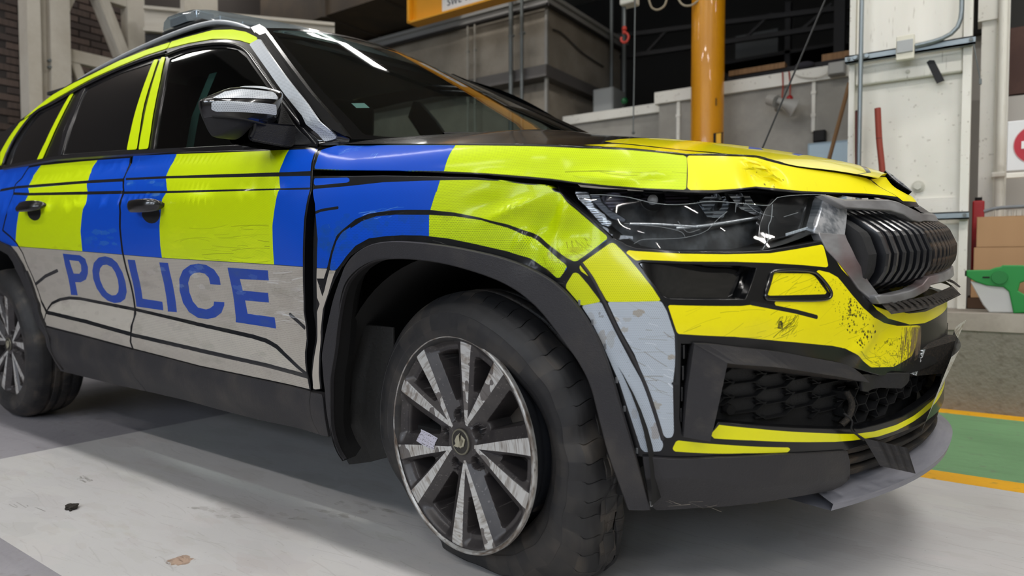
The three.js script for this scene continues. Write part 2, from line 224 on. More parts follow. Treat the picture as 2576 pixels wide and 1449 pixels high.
// ---- outlines on the body surface: s, y in millimetres
const Q = {
  split: [-1419,1017, -1424,951, -1442,897, -1456,818, -1459,743, -1459,666, -1461,608, -1458,521, -1464,466],
  frontDoor: [-1455,1153, -1158,1137, -803,1116, -563,1103, -473,1101, -446,1035, -431,984, -438,957, -450,909, -461,840, -471,783, -499,659, -490,551, -481,444, -690,446, -1041,449, -1464,466, -1458,521, -1461,608, -1459,666, -1459,743, -1456,818, -1442,897, -1424,951, -1419,1017, -1450,1068],
  fdYU: [-1158,1137, -563,1103, -567,1037, -1164,1061],
  fdYM: [-1159,1053, -563,1026, -547,993, -1132,1012],
  fdYL: [-1138,1005, -549,989, -568,940, -585,894, -596,839, -605,786, -1200,797, -1195,838, -1178,902, -1155,953],
  fdBL1: [-1437,1070, -1164,1061, -567,1037, -445,1034],
  fdBL1b: [-1431,1062, -1159,1053, -563,1026, -441,1021],
  fdBL2: [-1426,1023, -1132,1012, -547,993, -432,990],
  fdBL2b: [-1419,1014, -1138,1005, -549,989, -438,985],
  whiteLine: [-2487,834, -2365,830, -1769,814, -1462,805, -1200,797, -605,786, -471,783],
  fdPatch: [-1452,599, -1042,580, -748,566, -680,559, -632,548, -580,528, -528,507, -536,495, -671,499, -1016,509, -1449,527],
  fdLineU: [-1461,608, -1045,584, -751,570, -683,564, -627,552, -561,524, -491,491],
  fdLineL: [-1457,521, -1016,506, -672,495, -488,484],
  fdBranch: [-574,645, -508,615],
  cladTopF: [-1464,466, -1041,449, -690,446, -481,444],
  cladF: [-1466,464, -1040,448, -689,445, -478,443, -480,388, -477,354, -462,324, -739,313, -962,313, -1178,317, -1435,313, -1449,347, -1462,367, -1480,405, -1468,440],
  cladR: [-2202,494, -1874,482, -1469,463, -1470,440, -1483,405, -1467,367, -1455,347, -1442,312, -1728,307, -2162,305, -2147,383, -2208,451],
  cladRidge: [-2131,430, -1462,427, -889,398, -656,398, -530,422],
  wingClad: [-472,442, -426,442, -420,427, -418,328, -458,324, -473,354, -476,389],
  rearDoor: [-2367,1171, -2236,1172, -1951,1165, -1719,1158, -1469,1148, -1450,1065, -1420,1020, -1423,1017, -1428,951, -1446,897, -1460,818, -1463,743, -1463,666, -1465,608, -1462,520, -1469,466, -1871,486, -2200,498, -2190,557, -2271,595, -2303,669, -2330,755, -2342,802, -2381,845, -2433,872, -2506,901, -2434,968, -2418,1057, -2449,1098],
  rdYU: [-2236,1172, -1951,1165, -1719,1158, -1749,1122, -1734,1075, -2286,1086, -2296,1130],
  rdYM: [-2280,1075, -1735,1067, -1699,1032, -2244,1050],
  rdYL: [-2249,1044, -1697,1024, -1692,991, -1726,936, -1751,891, -1771,814, -2359,828, -2386,856, -2332,931, -2268,1014],
  rdL1: [-2426,1084, -2281,1082, -1731,1072, -1449,1064],
  rdL2: [-2416,1057, -2241,1047, -1697,1029, -1420,1020],
  rdPatch: [-2166,563, -2161,573, -2086,605, -1995,619, -1899,620, -1474,604, -1464,535, -1483,531, -2149,555],
  rdLineU: [-2192,559, -2164,593, -2083,613, -1993,624, -1897,626, -1465,608],
  rdLineL: [-2189,556, -1809,542, -1457,522],
  rdBranch: [-2303,668, -2178,707, -2042,734],
  quarterShut: [-2367,1171, -2449,1098, -2418,1057, -2434,968, -2506,901, -2433,872, -2381,845, -2342,802, -2330,755, -2303,669, -2271,595, -2190,557, -2200,498],
  rearArchOut: [-2526,846, -2453,833, -2405,802, -2365,750, -2357,693, -2346,724, -2311,609, -2178,508, -2151,438, -2117,317],
  rearArchIn: [-2547,813, -2476,795, -2444,764, -2436,727, -2383,622, -2215,484, -2138,383, -2136,320],
  qL1: [-2593,1079, -2426,1084],
  quarterBelt: [-2706,1175, -2367,1171],
  fGlass: [-1473,1513, -1395,1369, -1353,1268, -1324,1160, -507,1117, -558,1164, -675,1249, -794,1334, -927,1424, -1007,1465, -1105,1492, -1227,1512, -1364,1521],
  fFrame: [-1507,1534, -1381,1538, -1240,1526, -1098,1503, -1000,1475, -922,1438, -848,1389, -708,1293, -583,1202, -483,1108, -1353,1155, -1361,1222, -1410,1371, -1481,1493],
  bPillF: [-1542,1531, -1513,1526, -1452,1424, -1406,1318, -1372,1226, -1357,1167, -1420,1169, -1442,1260, -1475,1355, -1514,1463],
  bPillR: [-1595,1529, -1562,1525, -1530,1450, -1497,1343, -1457,1241, -1437,1171, -1507,1174, -1520,1247, -1541,1334, -1571,1457],
  rGlass: [-1607,1519, -1850,1515, -2116,1489, -2096,1376, -2082,1285, -2063,1199, -1517,1174, -1532,1238, -1550,1319, -1570,1423],
  rBar: [-2155,1488, -2125,1492, -2096,1376, -2082,1285, -2068,1198, -2094,1186, -2123,1289, -2138,1381],
  rYStrip: [-2250,1477, -2220,1478, -2218,1416, -2222,1341, -2228,1271, -2245,1204, -2253,1186, -2302,1190, -2297,1208, -2274,1271, -2264,1341, -2257,1412],
  qGlass: [-2256,1463, -2359,1449, -2539,1426, -2587,1352, -2623,1269, -2619,1189, -2306,1191, -2311,1246, -2305,1315, -2299,1395, -2268,1450],
  dPill: [-2561,1430, -2714,1403, -2768,1338, -2807,1265, -2728,1197, -2697,1250, -2666,1328, -2614,1392],
  roofStripR: [-2682,1417, -2598,1452, -2461,1505, -2289,1537, -2137,1555, -1946,1586, -1749,1599, -1570,1599, -1548,1569, -1706,1569, -1899,1554, -2105,1533, -2248,1508, -2420,1475, -2579,1438],
  roofStripF: [-1559,1599, -1453,1597, -1266,1588, -1111,1558, -1007,1528, -922,1493, -906,1481, -932,1472, -1022,1502, -1118,1525, -1217,1544, -1389,1561, -1538,1568],
  dloTop: [-2682,1203, -2685,1255, -2655,1333, -2560,1427, -2372,1460, -2159,1498, -1875,1535, -1615,1546, -1520,1545, -1393,1549, -1250,1536, -1108,1513, -999,1483, -915,1442, -840,1392, -703,1296, -578,1205, -481,1110],
  dloBot: [-2660,1180, -2091,1182, -1454,1155, -475,1104],
  aStrip: [-934,1469, -928,1473, -899,1480, -885,1476, -798,1415, -667,1323, -537,1232, -447,1160, -437,1128, -441,1123, -467,1118, -474,1121, -483,1138, -533,1191, -638,1264, -757,1349, -874,1429],
  wing: [-434,1019, -299,1011, -186,1006, -56,997, 99,986, 235,966, 275,961, 295,949, 303,947, 320,931, 361,895, 412,852, 340,801, 310,751, 283,772, 239,793, 176,815, 108,828, 36,840, -42,847, -126,851, -192,847, -238,836, -282,816, -312,789, -313,791, -343,757, -370,721, -396,684, -415,630, -425,558, -434,457, -471,450, -452,590, -435,674, -414,785, -413,789, -404,857, -409,902, -413,947, -426,986],
  wBlueS: [-430,1009, -428,1014, -311,1010, -302,1006, -300,1000, -307,997, -421,995, -427,1000],
  wUp: [-424,984, -419,986, -292,988, -181,991, -53,988, 3,986, 100,982, 170,976, 229,966, 270,962, 281,959, 292,949, 303,946, 320,929, 348,902, 375,879, 400,859, 402,854, 399,849, 344,810, 337,809, 322,816, 283,843, 239,868, 191,885, 118,901, 52,913, -21,921, -86,923, -150,923, -217,917, -263,905, -311,879, -331,866, -352,828, -372,782, -416,782, -405,857, -409,911],
  wUpYel: [2,988, 100,983, 170,977, 228,968, 270,963, 284,959, 292,949, 303,948, 405,855, 341,806, 322,814, 283,842, 239,867, 191,884, 118,900, 52,912, -22,919, -19,921, -6,959, -3,962],
  wLow: [-20,910, 53,905, 125,895, 191,878, 239,859, 283,833, 322,802, 324,796, 310,777, 303,776, 283,793, 239,815, 192,829, 108,845, 35,857, -43,864, -105,865, -157,863, -215,858, -262,840, -296,814, -312,799, -338,777, -363,777, -349,817, -331,852, -312,873, -280,887, -282,882, -240,900, -194,910, -128,913],
  wLowYel: [-22,912, 53,907, 125,896, 191,880, 239,860, 283,834, 325,802, 311,774, 300,774, 283,791, 239,814, 192,827, 108,844, 35,856, -21,862],
  wSilA: [-416,781, -372,781, -388,755, -419,754, -399,702, -417,686, -427,703],
  wSilB: [-363,777, -338,777, -349,761, -374,717, -404,673, -425,611, -428,558, -438,457, -445,453, -467,451, -470,456, -448,557, -434,664, -390,723],
  wMark: [-410,925, -391,930, -359,933, -330,935],
  archOut: [-389,340, -392,429, -387,515, -390,567, -354,655, -335,707, -310,755, -292,789, -261,815, -219,835, -173,846, -108,850, -26,846, 50,839, 121,828, 187,815, 248,794, 291,773, 318,752, 345,724, 372,686, 397,639, 419,572, 434,515, 458,431, 485,322],
  archIn: [-351,275, -376,300, -388,343, -377,414, -366,491, -338,571, -325,640, -299,736, -263,772, -220,795, -174,809, -108,814, -46,813, 31,807, 103,794, 170,776, 217,756, 253,732, 281,706, 309,672, 330,644, 352,616, 378,569, 393,503, 412,424, 432,368, 447,318],
  bonB: [-466,1089, -442,1038, -313,1030, -138,1018, 8,1003, 133,992, 233,979, 285,973, 331,965, 396,956, 468,949, 535,945, 588,941, 665,939, 750,946, 796,949, 838,943, 929,936, 1061,934, 1216,929, 1281,921, 1334,902, 1441,900, 1542,901],
  bonT: [-416,1106, -267,1095, 9,1069, 184,1053, 334,1039, 579,1024, 612,1021, 696,1021, 806,1019, 857,1017, 885,1011, 924,1003, 969,997, 1083,989, 1211,980, 1303,977, 1340,972],
  bonBlueY: [13,1066, 8,1005],
  bonBandA: [-458,1091, -462,1103, -412,1103, -260,1091, 12,1066, 185,1050, 335,1036, 527,1025, 602,1020, 613,1016, 598,981, 586,948, 578,946, 536,948, 468,951, 396,958, 331,967, 285,975, 233,982, 133,994, 8,1006, -338,1031, -440,1039, -444,1059],
  bonBandB: [611,1013, 619,1017, 678,1017, 739,1017, 805,1018, 846,1016, 880,1009, 922,1001, 967,995, 1080,987, 1208,978, 1300,976, 1335,967, 1311,935, 1306,921, 1278,931, 1181,936, 1065,938, 933,941, 841,948, 798,952, 722,947, 667,945, 594,945, 589,948],
  bonNose: [1344,973, 1421,984, 1393,955, 1313,921, 1384,908, 1519,906, 1535,920],
  bumpTL: [414,853, 337,798, 308,755, 311,749, 339,720, 366,681, 392,634, 417,567, 432,509, 457,426, 459,424, 523,422, 619,423, 745,413, 953,382],
  bumpTop: [415,853, 435,842, 439,839, 461,832, 555,824, 692,819, 758,820, 835,826, 920,832],
  bumpChrome: [922,832, 926,819, 926,816, 957,780, 998,730, 1040,696, 1063,683, 1071,687, 1101,672, 1178,659, 1254,657, 1327,663, 1402,674],
  cYelTop: [406,843, 412,845, 418,843, 436,826, 470,787, 494,757, 510,732, 405,730, 393,751, 374,775, 351,790, 348,798, 352,805],
  cYelSm: [336,786, 341,787, 347,785, 366,764, 393,730, 353,721, 333,743, 321,756, 322,764],
  cSilR: [405,730, 510,732, 521,711, 531,690, 537,664, 535,607, 531,571, 533,473, 529,463, 518,462, 512,469, 480,570, 458,628, 432,674],
  cSilL: [353,721, 393,730, 419,676, 452,612, 475,570, 493,518, 513,447, 508,435, 476,432, 469,439, 429,568, 413,605, 393,652, 372,693],
  bUnder: [440,825, 445,830, 461,828, 555,821, 650,817, 757,815, 832,820, 914,826, 919,823, 916,782, 909,779, 844,787, 751,796, 667,802, 554,806, 473,811, 461,809],
  bVent: [465,804, 472,808, 686,795, 718,788, 682,728, 526,735, 512,740, 487,772],
  bInset: [756,775, 762,776, 852,770, 866,765, 897,729, 892,725, 738,733, 733,735],
  bInsetO: [750,777, 762,780, 856,774, 874,767, 908,728, 905,719, 889,715, 735,726, 727,728, 727,735],
  bWedge: [748,718, 753,721, 881,714, 908,714, 911,719, 905,730, 876,769, 876,773, 883,775, 914,768, 932,757, 937,744, 976,710, 1006,686, 1019,681, 942,605, 863,678, 862,682, 753,710],
  bMain: [522,720, 525,724, 566,722, 671,717, 695,718, 753,708, 859,678, 864,679, 755,711, 749,717, 753,721, 881,714, 905,714, 911,719, 876,769, 877,774, 914,768, 937,755, 932,750, 970,717, 994,695, 1039,679, 1011,691, 1045,663, 1088,645, 1135,635, 1210,627, 1231,624, 1223,610, 1211,583, 1192,559, 1152,550, 1118,544, 1035,553, 987,587, 952,607, 908,617, 942,605, 904,616, 800,635, 654,658, 542,668, 538,673, 532,695],
  bBar: [695,721, 736,712, 802,697, 860,681],
  bChromeStrip: [924,813, 929,816, 940,805, 957,778, 998,729, 1040,694, 1063,682, 1071,685, 1101,670, 1178,657, 1254,654, 1334,660, 1431,671, 1451,673, 1517,656, 1514,643, 1613,610, 1732,574, 1873,538, 2004,514, 2219,493, 2431,485, 995,708, 951,749, 921,779],
  opTop: [546,650, 601,648, 675,636, 755,621, 835,602, 924,581, 960,566, 988,540, 1023,524],
  opBot: [549,467, 595,461, 605,467, 621,487, 696,473, 758,461, 852,441, 932,425, 988,418, 994,413, 1045,412, 1116,416, 1191,420, 1256,430],
  opLeft: [546,650, 544,568, 543,500, 549,467],
  lowY1: [604,466, 622,486, 696,472, 758,459, 933,423, 922,424, 991,413, 1021,409, 1055,406, 1137,405, 1212,413, 1282,424, 1310,434, 1340,419, 1301,412, 1213,400, 1138,393, 1071,392, 1022,398, 986,400, 923,408, 804,428, 696,447, 612,459, 607,462],
  lowY2: [530,441, 538,458, 640,444, 737,428, 785,420, 790,415, 783,410, 677,423, 534,435],
  trimL: [569,651, 628,613, 608,515, 595,461, 549,468, 557,575, 565,634],
  trimTop: [569,651, 601,649, 755,621, 924,580, 966,554, 986,539, 950,542, 901,557, 734,596, 639,610, 628,613],
  trimIn: [595,461, 608,515, 628,613, 639,610, 734,596, 901,557, 950,542, 986,538],
  trimIn2: [617,478, 631,532, 652,587, 658,588, 752,573, 929,542, 968,532, 1014,524],
  hexArea: [629,469, 668,581, 1005,524, 1097,497],
  hexP: [744,523, 836,519, 923,516, 727,500, 714,479],
  lowClad: [474,424, 523,421, 619,421, 745,412, 954,381, 965,355, 970,316, 963,297, 948,290, 790,304, 684,308, 594,303, 502,295, 487,311],
  lowCrease: [522,420, 526,383, 580,382, 665,357, 748,347, 866,333, 968,319],
  splitIn: [969,318, 1044,319, 1163,328, 1261,345, 1327,359, 1336,417],
  flapP: [959,417, 987,418, 1143,302, 1069,313, 1020,347],
  lens: [364,940, 380,940, 442,933, 484,923, 542,916, 615,919, 630,921, 671,920, 709,917, 812,912, 825,923, 933,932, 991,931, 905,852, 871,844, 811,833, 741,823, 717,820, 560,823, 508,826, 459,834, 438,846, 415,855, 396,871, 377,888, 359,917, 346,932, 337,947],
  lampHole: [296,961, 332,958, 363,954, 416,949, 499,943, 621,937, 662,938, 730,941, 791,943, 838,939, 914,933, 992,931, 904,851, 870,842, 810,831, 740,821, 717,819, 560,822, 508,825, 459,832, 435,843, 416,853, 394,869, 372,886, 329,923, 297,950],
  drl: [327,948, 351,946, 356,932, 367,912, 383,895, 403,883, 398,877, 383,881, 368,898, 350,918, 336,933],
  drl2: [355,941, 371,939, 376,925, 394,908, 429,889, 428,885, 400,893, 377,912, 361,928],
  refl: [366,954, 395,953, 424,951, 427,931, 394,908, 373,927],
  refl2: [444,944, 484,945, 512,942, 518,922, 484,925, 442,934],
  refl3: [523,942, 626,938, 619,917, 555,917, 529,921],
  fan1: [639,924, 691,935, 727,936, 806,935, 804,917, 856,885, 821,883, 764,905, 728,917, 687,903, 715,883, 662,889, 640,907],
  amber: [851,922, 971,932, 1016,930, 931,853, 801,839, 766,839, 788,874, 815,898],
  dots: [839,849, 910,860],
  letterP: [-1947,804, -1799,799, -1762,786, -1757,755, -1775,729, -1808,705, -1861,692, -1909,691, -1912,638, -1972,637],
  holeP: [-1902,779, -1823,776, -1812,762, -1824,738, -1850,726, -1899,726],
  letterL: [-1435,788, -1383,787, -1398,650, -1266,646, -1268,616, -1452,619],
  letterI: [-1224,782, -1169,781, -1182,615, -1239,614],
  letterE: [-834,773, -639,769, -645,740, -785,740, -785,705, -663,703, -667,675, -783,675, -781,635, -651,632, -649,600, -846,605],
  letterC: [-894,718, -890,741, -908,765, -947,779, -990,782, -1037,777, -1088,759, -1125,729, -1142,689, -1135,649, -1107,620, -1056,604, -1002,604, -956,612, -919,629, -897,654, -894,664, -950,663, -957,650, -979,640, -1003,635, -1048,638, -1073,657, -1083,687, -1077,718, -1054,740, -1026,751, -994,754, -966,751, -949,739, -950,718],
  letterO: [-1596,798, -1651,792, -1699,772, -1731,741, -1744,710, -1736,674, -1705,645, -1664,629, -1614,623, -1567,628, -1526,643, -1504,669, -1496,703, -1497,742, -1517,775, -1549,791],
  holeO: [-1601,767, -1634,764, -1660,752, -1681,732, -1690,706, -1680,679, -1657,660, -1624,651, -1592,654, -1569,666, -1556,686, -1549,713, -1552,740, -1567,759],
  handleF: [-1330,971, -1308,979, -1158,975, -1118,968, -1115,952, -1138,936, -1176,932, -1278,933, -1327,949],
  handleR: [-2265,989, -2248,1004, -2072,1000, -2021,990, -2024,974, -2060,960, -2199,960, -2257,973],
};
for (const k in Q) Q[k] = flat(Q[k]);
// ================= shared materials =================
const grain = dataTex(256, 256, (u, v) => .5 + .5 * (fbm(u * 40, v * 40, 3, 3, 40) - .5) * 2);
const dirtPlastic = dataTex(512, 512, (u, v) => {
  const a = fbm(u * 6, v * 6, 5, 11, 6), b = fbm(u * 48, v * 10, 3, 21, 48), d = Math.max(0, a - .48) * 2.2 * (.4 + b); return mixc([41, 40, 43], [74, 69, 64], Math.min(1, d * .8));
});
const M = {};
M.black = phy({ color: 0x08090c, roughness: .22, clearcoat: 1, clearcoatRoughness: .06 });
M.blackMatt = std({ color: 0x0c0c0d, roughness: .8 });
M.void = std({ color: 0x191a1c, roughness: .9 });
M.plastic = std({ map: scaled(dirtPlastic, 1.6), roughness: .62, bumpMap: scaled(grain, 14), bumpScale: .0006 });
M.plasticDark = std({ color: 0x1b1b1d, roughness: .6, bumpMap: scaled(grain, 14), bumpScale: .0006 });
M.plasticGrime = std({ map: scaled(dataTex(256, 256, (u, v) => mixc([30, 29, 29], [104, 88, 68], Math.pow(fbm(u * 9, v * 9, 5, 71, 9), 2.2))), 3), roughness: .8 });
M.rubber = std({ color: 0x101012, roughness: .7 });
M.trimGrey = phy({ color: 0x1c1c20, roughness: .3, clearcoat: .6, clearcoatRoughness: .2 });
M.chrome = phy({ metalness: .75, roughness: .3, map: scaled(dataTex(256, 256, (u, v) => { const a = fbm(u * 12, v * 12, 5, 15, 12); return mixc([236, 238, 242], [150, 156, 164], Math.max(0, a - .42) * 3); }), 6) });
M.chromeDirty = phy({ metalness: .5, roughness: .42, map: scaled(dataTex(256, 256, (u, v) => { const a = fbm(u * 5, v * 14, 4, 5, 5), b = fbm(u * 3, v * 3, 3, 9, 3); return mixc(mixc([176, 177, 180], [112, 110, 110], a), [138, 84, 82], Math.max(0, b - .55) * 1.6); }), 3) });
M.glass = phy({ color: 0x8fa8a4, roughness: .03, transmission: 1, thickness: 0, ior: 1.5 });
M.glassWind = phy({ color: 0xa9bdb8, roughness: .03, transmission: 1, thickness: 0, ior: 1.5 });
M.glassDark = phy({ color: 0x0b0d10, roughness: .06, clearcoat: .6, clearcoatRoughness: .03 });
M.lens = phy({ color: 0xf2f6f8, roughness: .05, transmission: 1, thickness: 0, ior: 1.45 });
M.rail = std({ color: 0xc2c6cb, metalness: .45, roughness: .4 });
M.splitter = std({ map: scaled(dataTex(256, 256, (u, v) => { const a = fbm(u * 8, v * 8, 4, 31, 8); return mixc([128, 129, 138], [150, 150, 158], a); }), 3), roughness: .5, metalness: .25 });
const vinyl = (map, o = {}) => phy({ map, roughness: .4, specularIntensity: .5, clearcoat: .3, clearcoatRoughness: .14, ...o });
const decal = (color, o = {}) => phy({ color, roughness: .4, specularIntensity: .5, clearcoat: .3, clearcoatRoughness: .16, ...o });
M.yel = decal(YEL); M.yelF = decal(YELF);
M.sil = phy({ map: scaled(canvasTex(256, 256, (c) => { c.fillStyle = '#c6ccd2'; c.fillRect(0, 0, 256, 256); c.fillStyle = '#8d949c'; for (let j = 0; j < 16; j++) for (let i = 0; i < 16; i++) { c.beginPath(); c.arc(i * 16 + (j & 1 ? 8 : 0), j * 16 + 8, 4.2, 0, 6.3); c.fill(); } }), 14), roughness: .34, clearcoat: .4, clearcoatRoughness: .2 });

// ================= the car =================
const car = group('police_car', 'crashed police car in yellow and blue checks with POLICE lettering and a burst front tyre', 'car');
car.position.set(0, .0045, 0);
car.quaternion.setFromRotationMatrix(new THREE.Matrix4().set(.99982424, .01869949, -.00134823, 0, -.01874803, .99723558, -.07190069, 0, 0, .07191332, .99741089, 0, 0, 0, 0, 1));
const part = (name, geo, mat, parent = car, label) => { const m = mesh(name, geo, mat, parent); if (label) m.userData.label = label; return m; };
const mirrorZ = (g) => { const q = g.index ? g.toNonIndexed() : g.clone(); q.scale(1, 1, -1); const n = q.attributes.normal; for (const k of ['position', 'normal', 'uv']) { const a = q.attributes[k], s = a.itemSize; if (!a) continue; for (let i = 0; i < a.count; i += 3) for (let c = 0; c < s; c++) { const t = a.array[(i + 1) * s + c]; a.array[(i + 1) * s + c] = a.array[(i + 2) * s + c]; a.array[(i + 2) * s + c] = t; } } return q; };
const P = (o, opt) => panel(body, o, opt);
const MID = 1.4848, back = (p) => p.slice().reverse();
DENTS.push([.262, .878, .045, .028, .7, -.027], [.20, .915, .05, .011, .35, .012], [.315, .905, .016, .045, -.35, .014], [.225, .855, .026, .014, .9, .013], [.335, .862, .03, .03, .5, -.012], [.13, .93, .05, .02, .2, -.006], [.30, .80, .02, .03, .5, .006], [.245, .815, .03, .02, .6, -.007],
  [.40, .972, .06, .012, -.1, .007], [.50, .965, .05, .012, 0, -.005], [.17, .985, .06, .012, -.1, .004], [.835, .985, .012, .035, .9, .012], [.80, .965, .03, .03, 0, -.010], [.875, .972, .02, .025, .6, -.008],
  [1.08, .62, .06, .03, .5, -.008], [1.0, .60, .05, .02, .4, .006], [.70, .64, .05, .03, .2, -.004]);

// ---- underlying black structure, floor pan, wheel housings
{
  const inArch = (s, y) => { const a = Math.hypot(s - .03, y - .36), b = Math.hypot(s + 2.72, y - .36); return a < .54 || b < .58; };
  const sh = (u, v) => { const s = -3.6 + u * 4.99, y = .34 + v * (1.06 - .34); return body(s, Math.min(y, 1.0 - .11 * sstep(.25, .4, s)), -.028 - .15 * sstep(.2, .42, s)); };
  const g = grid(150, 24, sh, (u, v) => !inArch(-3.6 + u * 4.99, .34 + v * .72));
  part('inner_body', g, M.void); part('inner_body', mirrorZ(g), M.void);
  part('floor_pan', [box(-3.5, .42, .30, .36, -.80, .80), box(-2.3, -.42, .205, .30, -.70, .60), box(-.3, .45, .34, .62, -.45, .45), box(-2.1, -.5, .17, .21, -.3, .25), box(-2.36, -.42, .25, .34, -.80, -.72)], M.blackMatt);
  // wheel housings: curved liners
  const liner = (cx, r, w) => grid(40, 6, (u, v) => { const t = -.06 + u * (Math.PI + .12); return [cx + Math.cos(t) * r, .36 + Math.sin(t) * r, .885 - v * w]; });
  part('wheel_arch_liner', [liner(.03, .462, .5), new THREE.PlaneGeometry(.84, .5).translate(.03, .60, .40)], std({ color: 0x1a1a1a, roughness: .95, side: THREE.DoubleSide }));
  part('wheel_arch_liner', [liner(-2.72, .49, .5), new THREE.PlaneGeometry(.84, .5).translate(-2.72, .60, .40)], M.void);
  // hanging rear half of the front liner
  const flap = [[-.40, .62], [-.425, .40], [-.455, .30], [-.470, .241], [-.448, .214], [-.36, .24], [-.274, .273], [-.256, .434], [-.25, .62]];
  part('liner_flap', panel((x, y, o) => [x, y, .83 + o], flap, { thick: .006, cell: .02 }), std({ color: 0x181817, roughness: .8, bumpMap: scaled(grain, 3), bumpScale: .002 }));
}
// ---- doors
const whiteBelow = (c, b, color) => { const w = Q.whiteLine, p = [[b[0] - .1, w[0][1] + (b[0] < w[0][0] ? .002 : .0)], ...w, [b[2] + .1, w[w.length - 1][1]], [b[2] + .1, b[1] - .1], [b[0] - .1, b[1] - .1]]; fillP(c, p, color); return p; };
const letter = (c, k, hole) => { c.beginPath(); for (const p of hole ? [Q['letter' + k], Q[hole]] : [Q['letter' + k]]) { p.forEach((q, i) => i ? c.lineTo(q[0], q[1]) : c.moveTo(q[0], q[1])); c.closePath(); } c.fillStyle = '#1f46a6'; c.fill('evenodd'); };
const POLICE = (c) => { letter(c, 'P', 'holeP'); letter(c, 'O', 'holeO'); for (const k of ['L', 'I', 'C', 'E']) letter(c, k); };
const GREYW = '#b8b1a6';
{
  const b = bounds(Q.frontDoor, .012); reseed(11);
  const tex = film(b, 2048, (c) => {
    const all = [[b[0], b[1]], [b[2], b[1]], [b[2], b[3]], [b[0], b[3]]];
    fillP(c, all, BLU); const wz = whiteBelow(c, b, GREYW);
    for (const k of ['fdYU', 'fdYM', 'fdYL']) fillP(c, Q[k], YEL);
    for (const k of ['fdYU', 'fdYM', 'fdYL']) weave(c, Q[k], .0055, '#b9cf00', .35);
    weave(c, [[b[0], .8], [b[2], .8], [b[2], b[3]], [b[0], b[3]]], .0055, '#000', .07);
    honey(c, wz, .0058, '#6f6f6e', .3);
    POLICE(c);
    fillP(c, Q.fdPatch, '#c2bcb1'); honey(c, Q.fdPatch, .0058, '#6f6f6e', .3);
    fillP(c, [...Q.fdBL1, ...back(Q.fdBL1b)], INK); fillP(c, [...Q.fdBL2, ...back(Q.fdBL2b)], INK);
    line(c, Q.fdLineU, .011); line(c, Q.fdLineL, .013); line(c, Q.fdBranch, .012);
    line(c, Q.whiteLine, .0018, '#3a4252');
    const low = [[b[0], .44], [b[2], .44], [b[2], .80], [b[0], .80]];
    patches(c, low, 260, { size: [.01, .05], color: '#7a756c', alpha: .10, flatten: .35 });
    specks(c, low, 500, { size: [.0006, .002], color: '#4c463e', alpha: .4 });
    const rub = [[-1.18, .80], [-.62, .79], [-.60, .90], [-1.15, .90]];
    patches(c, rub, 60, { size: [.01, .06], color: '#f0ff20', alpha: .16, flatten: .22 }); smears(c, rub, 26, { len: [.05, .3], wid: [.0006, .002], spread: .06, color: '#4d5a00', alpha: .4 });
    const rw = [[-1.4, .72], [-.5, .60], [-.49, .78], [-1.3, .80]]; patches(c, rw, 46, { size: [.008, .04], color: '#dfe4e8', alpha: .22, flatten: .3 }); smears(c, [[-.66, .62], [-.49, .60], [-.48, .77], [-.66, .77]], 24, { len: [.03, .14], wid: [.001, .004], spread: .12, color: '#e4e8ea', alpha: .5 });
    smears(c, [[-.66, .62], [-.49, .6], [-.48, .77], [-.66, .77]], 20, { len: [.02, .1], wid: [.0006, .0015], spread: .15, color: '#6a625a', alpha: .6 });
    patches(c, [[-1.42, 1.00], [-1.16, .99], [-1.16, 1.06], [-1.42, 1.06]], 14, { size: [.01, .04], color: '#9fb3c6', alpha: .3, flatten: .25 });
    line(c, [...Q.frontDoor, Q.frontDoor[0]], .008, BLK);
  });
  const door = part('front_door', P(Q.frontDoor, { cell: .03, thick: .03, uv: b }), vinyl(tex));
  const cl = part('door_cladding', P(Q.cladF, { off: .006, thick: .02, cell: .03 }), M.plastic, door); void cl;
  handle(Q.handleF, door);
  const g = part('side_window', P(Q.fGlass, { off: -.008, thick: .004, cell: .05, edge: false }), M.glass, door); void g;
}
{
  const b = bounds(Q.rearDoor, .012); reseed(12);
  const tex = film(b, 2048, (c) => {
    fillP(c, [[b[0], b[1]], [b[2], b[1]], [b[2], b[3]], [b[0], b[3]]], BLU); const wz = whiteBelow(c, b, GREYW);
    for (const k of ['rdYU', 'rdYM', 'rdYL']) { fillP(c, Q[k], YEL); weave(c, Q[k], .0065, '#b9cf00', .3); }
    honey(c, wz, .006, '#6f6f6e', .25); POLICE(c);
    fillP(c, Q.rdPatch, '#c2bcb1');
    line(c, Q.rdL1, .011); line(c, Q.rdL2, .011); line(c, Q.rdLineU, .012); line(c, Q.rdLineL, .014); line(c, Q.rdBranch, .013); line(c, Q.whiteLine, .002, '#3a4252');
    const low = [[b[0], .46], [b[2], .46], [b[2], .84], [b[0], .84]]; patches(c, low, 200, { size: [.01, .06], color: '#7a756c', alpha: .1, flatten: .35 });
    patches(c, [[-1.74, .82], [-1.46, .82], [-1.46, .90], [-1.74, .90]], 12, { size: [.01, .05], color: '#8fa6b8', alpha: .25, flatten: .25 });
    line(c, [...Q.rearDoor, Q.rearDoor[0]], .010, BLK);
  });
  const door = part('rear_door', P(Q.rearDoor, { cell: .04, thick: .03, uv: b }), vinyl(tex));
  part('door_cladding', P(Q.cladR, { off: .006, thick: .02, cell: .04 }), M.plastic, door);
  handle(Q.handleR, door);
  part('side_window', P(Q.rGlass, { off: -.006, thick: .004, cell: .05, edge: false }), M.glassDark, door);
  part('window_divider', P(Q.rBar, { off: .001, thick: .008, cell: .04 }), M.trimGrey, door);
}
